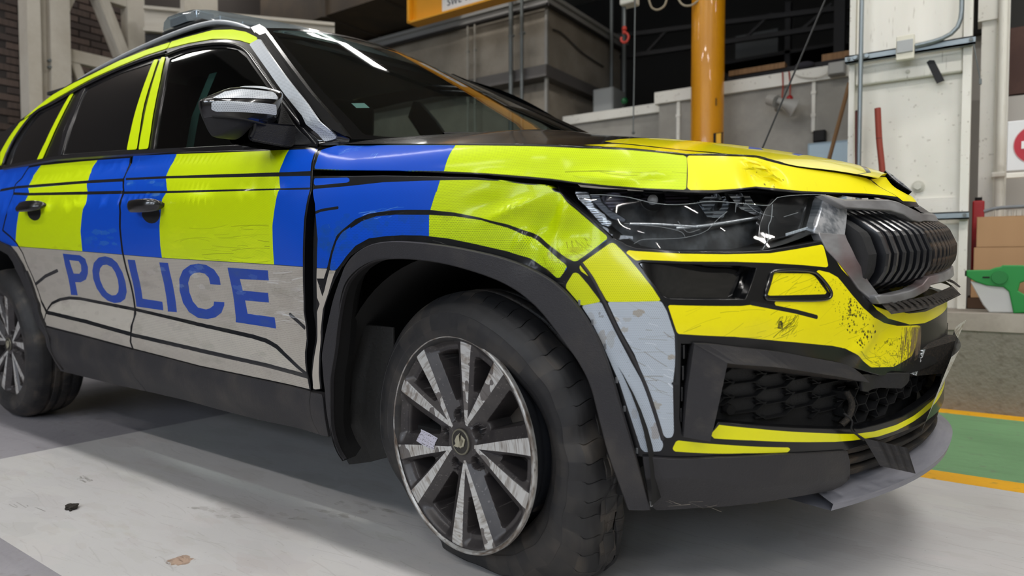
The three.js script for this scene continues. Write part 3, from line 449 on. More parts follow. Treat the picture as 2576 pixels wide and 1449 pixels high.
function handle(q, parent) {
  const b = bounds(q), cx = (b[0] + b[2]) / 2, cy = (b[1] + b[3]) / 2, w = (b[2] - b[0]) / 2;
  const rows = [[-.84, -.004, .001], [-.82, .006, .012], [-.72, .020, .018], [-.45, .031, .021], [0, .034, .022], [.5, .031, .022], [.74, .020, .019], [.82, .006, .013], [.84, -.004, .001]];
  const g = grid(14, rows.length - 1, (u, v) => { const [t, o, h] = rows[Math.round(v * (rows.length - 1))], a = u * Math.PI * 2; return body(cx + t * w + .0, cy + .012 + Math.sin(a) * h, .006 + o + Math.cos(a) * .010); });
  const hd = part('door_handle', g, phy({ color: 0x0b0b0d, roughness: .3, clearcoat: .9, clearcoatRoughness: .12 }), parent, 'black door handle over a dished recess'); void hd;
  const cup = []; for (let i = 0; i < 20; i++) { const a = i / 20 * 6.283; cup.push([cx + .0 + Math.cos(a) * w * .52, cy - .014 + Math.sin(a) * .030]); }
  part('handle_recess', P(cup, { off: .0012, thick: .002, cell: .02 }), M.blackMatt, parent);
}
// ---- rear quarter
{
  const mir = (p) => back(p).map(([s, y]) => [-5.6 - s, y]);
  const out = Q.rearArchOut, inn = Q.rearArchIn, arch = [...mir(out), [-2.80, .905], ...out];
  const o = [...Q.quarterShut, ...back(out), [-2.80, .905], ...out.map(([s, y]) => [-5.6 - s, y]), [-3.62, .42], [-3.66, 1.17], [-2.75, 1.178]];
  const b = bounds(o, .01), tex = film(b, 1024, (c) => { fillP(c, [[b[0], b[1]], [b[2], b[1]], [b[2], b[3]], [b[0], b[3]]], BLU); whiteBelow(c, b, GREYW); line(c, Q.qL1, .012); line(c, [...Q.quarterShut], .008, BLK); });
  part('rear_quarter_panel', P(o, { cell: .05, thick: .03, uv: b }), vinyl(tex));
  const ring = [...arch, ...back([...mir(inn), [-2.80, .868], ...inn])];
  part('wheel_arch_moulding', P(ring, { off: .012, thick: .05, cell: .05 }), M.plastic);
}
// ---- greenhouse
{
  part('window_surround', P([...Q.dloTop, ...back(Q.dloBot)], { off: -.003, thick: .012, cell: .05, holes: [Q.fGlass, Q.rGlass, Q.qGlass] }), phy({ color: 0x0c0c0e, roughness: .32, clearcoat: .6, clearcoatRoughness: .2 }));
  part('side_window', P(Q.qGlass, { off: -.006, thick: .004, cell: .05, edge: false }), M.glassDark);
  for (const k of ['bPillF', 'bPillR', 'rYStrip', 'dPill']) part('pillar_strip', P(rounded(Q[k], .007), { off: .0014, thick: .002, cell: .03, bevel: .0005 }), M.yel, car, 'fluorescent yellow film on the window pillar');
  for (const k of ['roofStripR', 'roofStripF']) part('roof_edge_strip', P(rounded(Q[k], .008), { off: .002, thick: .003, cell: .03, bevel: .0006 }), M.yel, car, 'fluorescent yellow film along the roof edge');
  const bb = bounds(Q.aStrip); void bb;
  part('pillar_strip', P(rounded(Q.aStrip, .012), { off: .004, thick: .006, cell: .04, bevel: .001 }), M.sil, car, 'silver reflective film down the windscreen pillar');
  part('belt_trim', [skin([lift(Q.dloBot, -.002).map((p) => [p[0], p[1] - .012, p[2]]), lift(Q.dloBot, .008), lift(Q.dloBot, .002).map((p) => [p[0], p[1] + .014, p[2]])])], M.trimGrey);
  part('window_channel', tube(lift(Q.fFrame.slice(0, 10), .004), .0055, 60, 8), M.trimGrey);
  part('window_channel', tube(lift([...Q.dloTop].slice(0, 9), .004), .006, 50, 8), M.trimGrey);
  // outer skin of the side above the glass, and both pillars: black paint
  const top = (s) => { const A = Q.dloTop; for (let i = 1; i < A.length; i++) if (A[i][0] >= s && A[i][0] > A[i - 1][0]) { const t = (s - A[i - 1][0]) / (A[i][0] - A[i - 1][0]); return A[i - 1][1] + (A[i][1] - A[i - 1][1]) * Math.max(0, t); } return 1.11; };
  const roofY = pchip([-3.7, -3.3, -2.69, -2.3, -1.95, -1.57, -1.27, -1.11, -1.0, -.905, -.79, -.66, -.56, -.5, -.44, -.40], [1.20, 1.30, 1.425, 1.545, 1.588, 1.604, 1.594, 1.566, 1.535, 1.492, 1.425, 1.335, 1.255, 1.195, 1.145, 1.115]);
  const side = grid(120, 6, (u, v) => { const s = -3.62 + u * 3.215, a = s < -2.68 ? 1.17 : top(s) - .004, b = Math.max(a + .004, roofY(s) + .004); return body(s, a + (b - a) * v, -.001); });
  part('roof_side', side, M.black); part('roof_side', mirrorZ(side), M.black);
  const edge = []; for (let i = 0; i <= 60; i++) { const s = -3.62 + i / 60 * 2.62; edge.push(body(s, roofY(s) + .004, -.001)); }
  part('roof', grid(60, 24, (u, v) => { const e = edge[Math.round(u * 60)], w = v * 2 - 1; return [e[0] - .19 * (1 - w * w) * sstep(-1.7, -1.0, e[0]), e[1] + .085 * (1 - w * w), e[2] * -w]; }), M.black);
  // far side of the cabin below the glass line and its pillars
  const far = (q) => mirrorZ(P(q, { off: -.004, thick: .03, cell: .08 }));
  part('far_pillar', far(Q.bPillF.map(([s, y], i) => [s + (i < 5 ? .02 : -.09), y])), M.blackMatt); part('far_pillar', far([[-2.2, 1.17], [-2.06, 1.17], [-2.1, 1.5], [-2.24, 1.5]]), M.blackMatt);
}
// windscreen: near edge, far edge and the bow between
{
  const E0 = [[-.475, 1.128, .752], [-.545, 1.186, .738], [-.66, 1.278, .725], [-.79, 1.391, .703], [-.925, 1.505, .672], [-.975, 1.54, .655]];
  const E1 = [[-.29, 1.16, -.70], [-.42, 1.225, -.675], [-.60, 1.318, -.65], [-.84, 1.437, -.61], [-1.06, 1.545, -.55], [-1.15, 1.592, -.52]];
  const ev = (E, t) => { const k = Math.max(0, Math.min(E.length - 1.001, t * (E.length - 1))), i = Math.floor(k), f = k - i; return [0, 1, 2].map((c) => E[i][c] + (E[i + 1][c] - E[i][c]) * f); };
  const ws = (u, v, o = 0) => { const a = ev(E0, v), b = ev(E1, v), w = 4 * u * (1 - u), q = [0, 1, 2].map((c) => a[c] + (b[c] - a[c]) * u); return [q[0] + w * (.17 - .21 * v) + o * .75, q[1] + w * (.01 + .06 * v) + o * .6, q[2]]; };
  const full = [[0, 0], [1, 0], [1, 1], [0, 1]], clear = [[.035, .02], [.965, .02], [.965, .94], [.035, .94]];
  part('windscreen', panel(ws, full, { off: 0, thick: .005, cell: .06, edge: false }), M.glassWind);
  part('windscreen_border', panel(ws, full, { off: .002, thick: .003, cell: .05, holes: [rounded(clear, .05)], edge: false }), phy({ color: 0x0a0a0b, roughness: .12 }));
  part('windscreen_pillar', skin([E0.map((p) => [p[0] - .01, p[1], p[2] + .03]), E0.map((p) => [p[0] + .012, p[1] + .01, p[2] + .012]), E0.map((p) => [p[0] + .012, p[1] + .004, p[2] - .01])]), M.black); part('windscreen_pillar', skin([E1.map((p) => [p[0] + .01, p[1] + .004, p[2] + .02]), E1.map((p) => [p[0] + .012, p[1] + .012, p[2] - .01]), E1.map((p) => [p[0] - .05, p[1] - .02, p[2] - .06])]), M.black);
  part('parking_sticker', panel(ws, [[.075, .30], [.105, .30], [.105, .335], [.075, .335]], { off: -.002, thick: .001, cell: .05, edge: false }), std({ color: 0xbfd3d2, roughness: .5 }));
  // wiper and cowl
  part('wiper', [tube([ws(.18, .02, .012), ws(.4, .035, .016), ws(.62, .03, .014)], .007, 30, 6), tube([ws(.5, .01, .014), ws(.7, .02, .014), ws(.92, .06, .012)], .007, 30, 6)], M.blackMatt);
  part('cowl', skin([[[-.44, 1.098, .80], [-.33, 1.10, .5], [-.22, 1.11, 0], [-.2, 1.11, -.6]], [[-.50, 1.118, .775], [-.41, 1.12, .5], [-.3, 1.12, 0], [-.26, 1.13, -.6]], [[-.56, 1.12, .75], [-.5, 1.125, .5], [-.4, 1.13, 0], [-.35, 1.13, -.6]]]), M.plasticDark);
}
// cabin
{
  const cabin = std({ color: 0x0d0e10, roughness: .85 });
  part('dashboard', [grid(20, 6, (u, v) => { const z = .70 - u * 1.40; return [-.42 - v * .55, 1.095 - .04 * v - .10 * v * v + .015 * Math.sin(u * 3.1), z]; }), box(-1.0, -.5, .6, .98, -.7, .7)], cabin);
  part('instrument_cowl', new THREE.SphereGeometry(.2, 24, 12, 0, 6.3, 0, 1.5).scale(.75, .35, 1.15).translate(-.80, 1.075, .36), cabin);
  part('steering_wheel', at(new THREE.TorusGeometry(.185, .016, 10, 40), -1.0, 1.02, .36, 0, Math.PI / 2, 0).translate(0, 0, 0), std({ color: 0x111214, roughness: .5 }));
  for (const z of [.37, -.37]) part('seat', [at(rbox(.5, .16, .5, .06), -1.35, .72, z), at(rbox(.16, .62, .48, .07), -1.62, 1.03, z, 0, 0, -.22), at(rbox(.11, .2, .27, .05), -1.70, 1.42, z, 0, 0, -.1)], cabin);
  part('seat_belt', skin([[[-1.38, 1.46, .60], [-1.42, 1.3, .66], [-1.44, 1.1, .70], [-1.44, .8, .72]], [[-1.33, 1.46, .60], [-1.37, 1.3, .66], [-1.39, 1.1, .70], [-1.39, .8, .72]]]), std({ color: 0x8fa39b, roughness: .8, side: THREE.DoubleSide }));
  part('headliner', box(-2.9, -1.15, 1.575, 1.59, -.56, .56), std({ color: 0x2a2a2c, roughness: .9 }));
  part('rear_bulkhead', box(-2.08, -2.05, .6, 1.55, -.6, .6), cabin);
}
// roof rail, light bar
{
  const rail = [[-2.75, 1.505, .622], [-2.60, 1.540, .618], [-2.322, 1.592, .61], [-2.044, 1.622, .605], [-1.817, 1.640, .6], [-1.611, 1.648, .6], [-1.422, 1.648, .6], [-1.293, 1.636, .6], [-1.18, 1.606, .6], [-1.10, 1.574, .605]];
  part('roof_rail', tube(rail.map((p) => [p[0], p[1] - .006, p[2]]), .0092, 60, 10), M.rail); part('roof_rail', tube(rail.map((p) => [p[0], p[1] - .006, -p[2]]), .0092, 40, 8), M.rail);
  const cs = [[-.17, 0], [-.15, .045], [-.09, .068], [.06, .068], [.13, .05], [.17, .004]];
  const lens = grid(cs.length - 1, 24, (u, v) => { const k = Math.round(u * (cs.length - 1)), z = .565 - v * 1.13, e = Math.min(1, Math.min(v, 1 - v) * 12), sx = .55 + .45 * Math.sqrt(e), sy = .65 + .35 * Math.sqrt(e); return [-1.63 - .02 * Math.cos(v * 6.28) + cs[k][0] * sx, 1.688 + .02 * (1 - (2 * v - 1) ** 2) + cs[k][1] * sy, z]; });
  const cap = new THREE.Shape(cs.map(([x, y]) => new THREE.Vector2(x * .55, y * .65)));
  const lb = part('light_bar', [lens, new THREE.ShapeGeometry(cap).translate(-1.65, 1.688, .565)], phy({ color: 0xc9d3d8, roughness: .12, transmission: .85, thickness: 0, side: THREE.DoubleSide }), car, 'clear light bar across the roof');
  part('light_bar_base', at(rbox(.30, .035, 1.10, .012), -1.64, 1.678, 0), M.blackMatt, lb);
  for (const z of [.4, -.5]) part('light_bar_foot', box(-1.70, -1.59, 1.62, 1.67, z, z + .1), M.blackMatt, lb);
  for (let i = 0; i < 11; i++) part('light_module', at(rbox(.20, .034, .075, .006), -1.64, 1.722, .5 - i * .1), std({ color: 0x9aa4ab, metalness: .7, roughness: .25 }), lb);
}
// ---- door mirror
{
  const O = [[1.208, 1.096], [1.22, 1.081], [1.239, 1.045], [1.254, 1.01], [1.264, .963], [1.268, .923], [1.265, .877], [1.256, .865], [1.238, .869], [1.201, .878], [1.163, .891], [1.144, .928], [1.127, .978], [1.122, .997], [1.123, 1.054], [1.133, 1.071], [1.162, 1.085], [1.181, 1.092]];
  const cy = 1.196, cz = .975, OD = [];
  for (let k = 0; k < 108; k++) { const f = k / 6, i = Math.floor(f), t = f - i, cat = (q) => O[(q + O.length) % O.length], h = (c) => { const a = cat(i - 1)[c], b = cat(i)[c], d = cat(i + 1)[c], e = cat(i + 2)[c]; return .5 * (2 * b + (d - a) * t + (2 * a - 5 * b + 4 * d - e) * t * t + (3 * b - a - 3 * d + e) * t * t * t); }; OD.push([h(0), h(1)]); }
  const bulge = (q) => Math.pow(Math.max(0, 1 - Math.pow(q, 2.6)), .5), seam = (y, z) => y - (1.150 + (z - .88) * .1) > 0;
  const shell = (r0, r1, k, up) => grid(108, 26, (u, v) => { const p = OD[Math.round(u * 108) % 108], w = r0 + (r1 - r0) * v, q = Math.sin(w * Math.PI / 2), y = cy + (p[0] - cy) * q, z = cz + (p[1] - cz) * q; return [-.62 + k * bulge(q) + (k > 0 && !up ? -.002 : 0), y, z]; }, (u, v) => { if (up === null) return true; const p = OD[Math.round(u * 108) % 108], q = Math.sin((r0 + (r1 - r0) * v) * Math.PI / 2); return seam(cy + (p[0] - cy) * q, cz + (p[1] - cz) * q) === up; });
  const mir = part('door_mirror', shell(1, 0, .075, true), M.black, car, 'black door mirror with silver reflective film');
  part('mirror_underside', shell(1, 0, .075, false), M.plasticDark, mir); part('mirror_back', shell(0, 1, -.05, null), M.plasticDark, mir);
  const front = (y, z) => { const n = OD.length; let best = 1; for (let i = 0; i < n; i++) { const a = OD[i], b = OD[(i + 1) % n], dy = y - cy, dz = z - cz, ey = b[0] - a[0], ez = b[1] - a[1], det = dz * ey - dy * ez; if (Math.abs(det) < 1e-12) continue; const k = (ey * (a[1] - cz) - (a[0] - cy) * ez) / det, m = (dy * (a[1] - cz) - dz * (a[0] - cy)) / det; if (k > 0 && m >= -.01 && m <= 1.01) best = Math.min(1, 1 / k); } return -.62 + .075 * bulge(Math.min(.9999, best)); };
  const film2 = (pts) => panel((z, y, o) => { const g = front(y, z); return [g + .0022 + o, y + (y - cy) * .02, z + (z - cz) * .02]; }, rounded(pts.map(([y, z]) => [z, y]), .008), { thick: .002, cell: .008, edge: false });
  const m1 = [[1.215, 1.080], [1.236, 1.043], [1.245, 1.007], [1.247, .92], [1.227, .917], [1.214, 1.07]], m2 = [[1.203, 1.086], [1.206, 1.078], [1.213, .925], [1.186, .923], [1.181, 1.078], [1.186, 1.085]], m0 = [[1.252, 1.005], [1.258, .984], [1.262, .955], [1.263, .928], [1.253, .926]];
  for (const m of [m1, m2, m0]) part('mirror_film', film2(m), std({ map: M.sil.map, roughness: .35, side: THREE.DoubleSide }), mir, 'silver reflective film');
  part('mirror_foot', panel((z, y, o) => [-.555 + o, y, z], rounded([[.988, 1.161], [.904, 1.160], [.839, 1.163], [.812, 1.156], [.815, 1.149], [.85, 1.129], [.882, 1.110], [.948, 1.115], [1.003, 1.120]], .01), { thick: .09, bevel: .006, cell: .03 }), M.plasticDark, mir);
  part('mirror_seam', tube(Array.from({ length: 12 }, (_, i) => { const z = 1.082 - i * .0178, y = 1.150 + (z - .88) * .1; return [front(y, z) + .001, y, z]; }), .0035, 40, 6), M.blackMatt, mir);
  part('mirror_turn_joint', [tube([[-.552, 1.160, .99], [-.55, 1.14, .995], [-.553, 1.122, 1.004]], .004, 16, 6)], M.blackMatt, mir);
  part('mirror_base_panel', P([[-.77, 1.30], [-.79, 1.125], [-.50, 1.112], [-.60, 1.20], [-.70, 1.292]], { off: .002, thick: .006, cell: .03 }), M.plasticDark);
}
// ---- front wing
{
  const b = bounds(Q.wing, .012); reseed(21);
  const tex = film(b, 2048, (c) => {
    c.fillStyle = BLK; c.fillRect(b[0], b[1], b[2] - b[0], b[3] - b[1]);
    fillP(c, rounded(Q.wUp, .006), BLU); fillP(c, rounded(Q.wLow, .01), BLU); fillP(c, Q.wBlueS, BLU);
    c.save(); path(c, rounded(Q.wUp, .006)); c.clip(); fillP(c, Q.wUpYel, YEL); c.restore();
    c.save(); path(c, rounded(Q.wLow, .01)); c.clip(); fillP(c, Q.wLowYel, YEL); c.restore();
    fillP(c, Q.wSilA, GREYW); fillP(c, Q.wSilB, GREYW);
    c.save(); path(c, rounded(Q.wUp, .006)); c.clip(); honey(c, Q.wUpYel, .0039, '#9db200', .6, .28); c.restore();
    c.save(); path(c, rounded(Q.wLow, .01)); c.clip(); honey(c, Q.wLowYel, .0039, '#94a800', .6, .28); c.restore();
    weave(c, Q.wUp, .0042, '#000', .10); honey(c, Q.wLow, .0046, '#002a80', .3, .27);
    line(c, Q.wMark, .007, INK);
    // road dirt and scuffs
    patches(c, [[-.44, .76], [-.05, .80], [.06, .92], [-.3, .92], [-.42, .88]], 90, { size: [.006, .03], color: '#5a5a52', alpha: .13, flatten: .8 });
    specks(c, [[-.44, .5], [-.3, .7], [-.3, .9], [-.44, .9]], 120, { size: [.0005, .002], color: '#b8b4a8', alpha: .5 });
    smears(c, [[-.27, .90], [-.1, .91], [-.1, .935], [-.27, .92]], 18, { len: [.03, .1], wid: [.0005, .002], ang: .08, spread: .1, color: '#cfe0f0', alpha: .55 });
    smears(c, [[.26, .78], [.36, .80], [.38, .86], [.28, .84]], 30, { len: [.01, .03], wid: [.0008, .002], ang: -.8, spread: .5, color: '#5a5500', alpha: .5 });
    patches(c, [[.28, .78], [.36, .80], [.36, .86], [.28, .84]], 12, { size: [.006, .02], color: '#7c6a2a', alpha: .22, flatten: .4 });
    smears(c, [[-.02, .84], [.32, .76], [.33, .80], [.0, .91]], 24, { len: [.01, .05], wid: [.0004, .001], ang: -.4, spread: .3, color: '#f8f8e0', alpha: .5 });
  });
  const w = part('front_wing', P(Q.wing, { cell: .012, thick: .03, uv: b }), vinyl(tex));
  part('wing_cladding', P(Q.wingClad, { off: .006, thick: .02, cell: .03 }), M.plastic, w);
  const ease = (p) => { let q = p; for (let k = 0; k < 2; k++) { const o = [q[0]]; for (let i = 0; i < q.length - 1; i++) { const a = q[i], c = q[i + 1]; o.push([a[0] * .75 + c[0] * .25, a[1] * .75 + c[1] * .25], [a[0] * .25 + c[0] * .75, a[1] * .25 + c[1] * .75]); } o.push(q[q.length - 1]); q = o; } return q; };
  const arcO = ease(Q.archOut), arcI = ease(Q.archIn), ring = [...arcO, ...back(arcI)];
  part('wheel_arch_moulding', [P(ring, { off: (s, y) => .016 + .006 * Math.sin((s + y) * 9), thick: .012, cell: .016, bevel: .003 })], M.plastic, w, 'scuffed dark grey wheel arch moulding, loose along its top edge');
  part('moulding_return', skin([lift(arcI, .0155), lift(arcI, -.03), lift(arcI.map(([s, y]) => [s + (s < .03 ? -.01 : .012), y + .012]), -.06)]), M.blackMatt, w);
  for (let i = 0; i < 7; i++) { const p = Q.archOut[19 + i % 8]; const q = body(p[0] + .004, p[1] + .003, -.002); part('moulding_clip', at(rbox(.005, .012, .006, .001), ...q), std({ color: 0x9a9da0, metalness: .5, roughness: .4 }), w); }
}
// ---- bonnet
{
  const b = [-.48, .88, MID, 1.12]; reseed(31);
  const half = [...Q.bonT, [1.307, .978], [MID, .982], [MID, .902], ...back(Q.bonB.slice(0, -2))];
  const tex = film(b, 2048, (c) => {
    c.fillStyle = BLK; c.fillRect(b[0], b[1], b[2] - b[0], b[3] - b[1]);
    const A = rounded(Q.bonBandA, .008), B = rounded(Q.bonBandB.slice(0, 16).concat([[1.30, .975], [MID, .978], [MID, .915], [1.32, .918]]).concat(Q.bonBandB.slice(20)), .006); void B;
    const yb = Q.bonBlueY; fillP(c, A, YEL);
    c.save(); path(c, A); c.clip(); honey(c, A, .0039, '#9db200', .6, .28); fillP(c, [[-.6, 1.2], [yb[0][0] + .006, 1.2], yb[0], yb[1], [yb[1][0] - .002, .9], [-.6, .9]], BLU); weave(c, [[-.6, .9], [.0, .9], [.02, 1.2], [-.6, 1.2]], .0042, '#003a9a', .4); c.restore();
    const left = [[.613, 1.015], [.622, 1.019], [.72, 1.018], [.805, 1.017], [.846, 1.015], [.879, 1.008], [.919, 1.0], [.961, .994], [1.068, .985], [1.17, .976], [1.23, .972], [1.256, .967], [1.285, .945], [1.31, .925], [1.26, .928], [1.161, .933], [1.054, .936], [.93, .940], [.841, .947], [.798, .951], [.722, .946], [.667, .944], [.596, .945], [.589, .95]];
    fillP(c, rounded(left, .006), YELF); fillP(c, [[1.266, .969], [1.30, .977], [MID, .980], [MID, .912], [1.325, .914], [1.29, .945]], YELF);
    smears(c, left, 16, { len: [.004, .02], wid: [.0005, .0012], ang: 1, color: '#6a6400', alpha: .35 });
    for (const [x, y] of [[-.375, 1.083], [-.345, 1.088], [-.25, 1.058]]) smears(c, [[x - .014, y - .009], [x + .014, y - .009], [x + .014, y + .009], [x - .014, y + .009]], 14, { len: [.005, .016], wid: [.0005, .0014], ang: .8, spread: .5, color: '#cfd8e4', alpha: .7 });
    smears(c, [[.1, .99], [.6, .96], [.6, .985], [.1, 1.0]], 18, { len: [.02, .1], wid: [.0006, .0016], ang: -.05, spread: .08, color: '#5c6600', alpha: .5 });
    specks(c, [[.80, .94], [.9, .94], [.9, 1.02], [.8, 1.02]], 16, { size: [.001, .003], color: '#222', alpha: .6 });
  });
  const g = P(half, { cell: .014, thick: .02, uv: b });
  const bon = part('bonnet', merge([g, mirrorZ(g)]), vinyl(tex, { roughness: .48, clearcoat: .14 }), car, 'bonnet in yellow and blue film, its front edge folded by the crash');
  const tb = [-.42, -.9, .8, .9];
  const ttex = film(tb, 2048, (c) => {
    c.fillStyle = BLK; c.fillRect(-.42, -.9, 1.22, 1.8);
    const half2 = (m) => {
      const A = [[.304, .70], [.30, .607], [.31, .40], [.30, .02], [.70, .02], [.735, .10], [.765, .22], [.75, .33], [.70, .44], [.66, .53], [.609, .58], [.575, .575], [.517, .592], [.448, .64], [.385, .682], [.33, .715]].map(([x, z]) => [x, z * m]);
      const B = [[.308, .80], [.323, .772], [.345, .725], [.453, .652], [.523, .606], [.578, .596], [.605, .615], [.57, .648], [.53, .695], [.484, .735], [.40, .775]].map(([x, z]) => [x, z * m]);
      fillP(c, A, YELF); fillP(c, B, YELF); fillP(c, [[.742, .0], [.742, .06], [.771, .19], [.758, .285], [.80, .30], [.80, 0]].map(([x, z]) => [x, z * m]), YELF); fillP(c, [[.485, .22 * m], [.507, .20 * m], [.552, .335 * m], [.533, .395 * m]], BLU); fillP(c, [[.585, .11 * m], [.612, .12 * m], [.626, .30 * m], [.606, .285 * m]], BLU);
    };
    half2(1); half2(-1);
  }, 2048);
  const tg = (() => { const g2 = grid(90, 80, (u, v) => { const x = -.418 + u * 1.208, w = 1 - v * 2; return bonTop(x, creaseZ(x) * w); }), uv = g2.attributes.uv, p = g2.attributes.position; for (let i = 0; i < p.count; i++) uv.setXY(i, (p.getX(i) + .42) / 1.22, (p.getZ(i) + .9) / 1.8); return g2; })();
  part('bonnet_top', tg, vinyl(ttex, { roughness: .28, clearcoat: .8, clearcoatRoughness: .08 }), bon);
  part('bonnet_crease', tube(lift(Q.bonT.slice(3, 12), .0), .0022, 60, 6), M.black, bon);
  part('nose_film', skin([Array.from({ length: 13 }, (_, i) => bonTop(.789, .212 - i * .0353)), [...lift([[1.254, .968], [1.307, .978], [MID, .982]]), ...back(lift([[1.254, .968], [1.307, .978]])).map((p) => [p[0], p[1], -p[2]])]]), M.yelF, bon);
  // torn film on the fold
  reseed(5); for (const [s, y, w] of [[.815, 1.007, .02], [.832, .992, .022], [.85, .972, .026]]) part('torn_film', panel((a, d, o) => { const q = body(s + a, y + d, .004 + o + .012 * sstep(-.002, .014, d + a * .4)); return q; }, [[-w, 0], [-.004, .004], [w, -.004], [w * 1.3, -.012], [.003, -.005]], { thick: .001, cell: .006, edge: false }), std({ color: YELF, roughness: .4, side: THREE.DoubleSide }), bon);
  // badge on the nose
  const bf = (a, d, o) => [.8115 - .735 * d - .8 * a * a + o * .68, .9665 + d * .678 - .9 * a * a + o * .735, a];
  const ring = (r) => { const o = []; for (let i = 0; i < 32; i++) { const a = i / 32 * 6.283; o.push([Math.cos(a) * r, Math.sin(a) * r]); } return o; };
  const bd = part('bonnet_badge', panel(bf, ring(.041), { off: .005, thick: .016, cell: .02, holes: [ring(.033)] }), M.chrome, bon, 'round chrome badge with a winged arrow');
  part('badge_face', panel(bf, ring(.034), { off: .002, thick: .008, cell: .02 }), M.black, bd);
  part('winged_arrow', wingedArrow((a, d, o) => bf(a, d, o), .029), M.chrome, bd);
}
function wingedArrow(f, r) {
  const S = (p) => p.map(([x, y]) => [x * r, y * r]), o = { off: .006, thick: .004, cell: .02 };
  const list = [panel(f, S([[-.85, -.55], [-.25, -.55], [-.05, -.1], [-.2, .55], [.1, .85], [-.45, .45], [-.7, -.05], [-.55, -.3]]), o)];
  for (let i = 0; i < 3; i++) list.push(panel(f, S([[-.1 + i * .16, -.5 + i * .08], [.14 + i * .2, -.55 + i * .12], [.5 + i * .12, .2 + i * .1], [.3 - i * .02, .45 + i * .1]]), o));
  return merge(list);
}
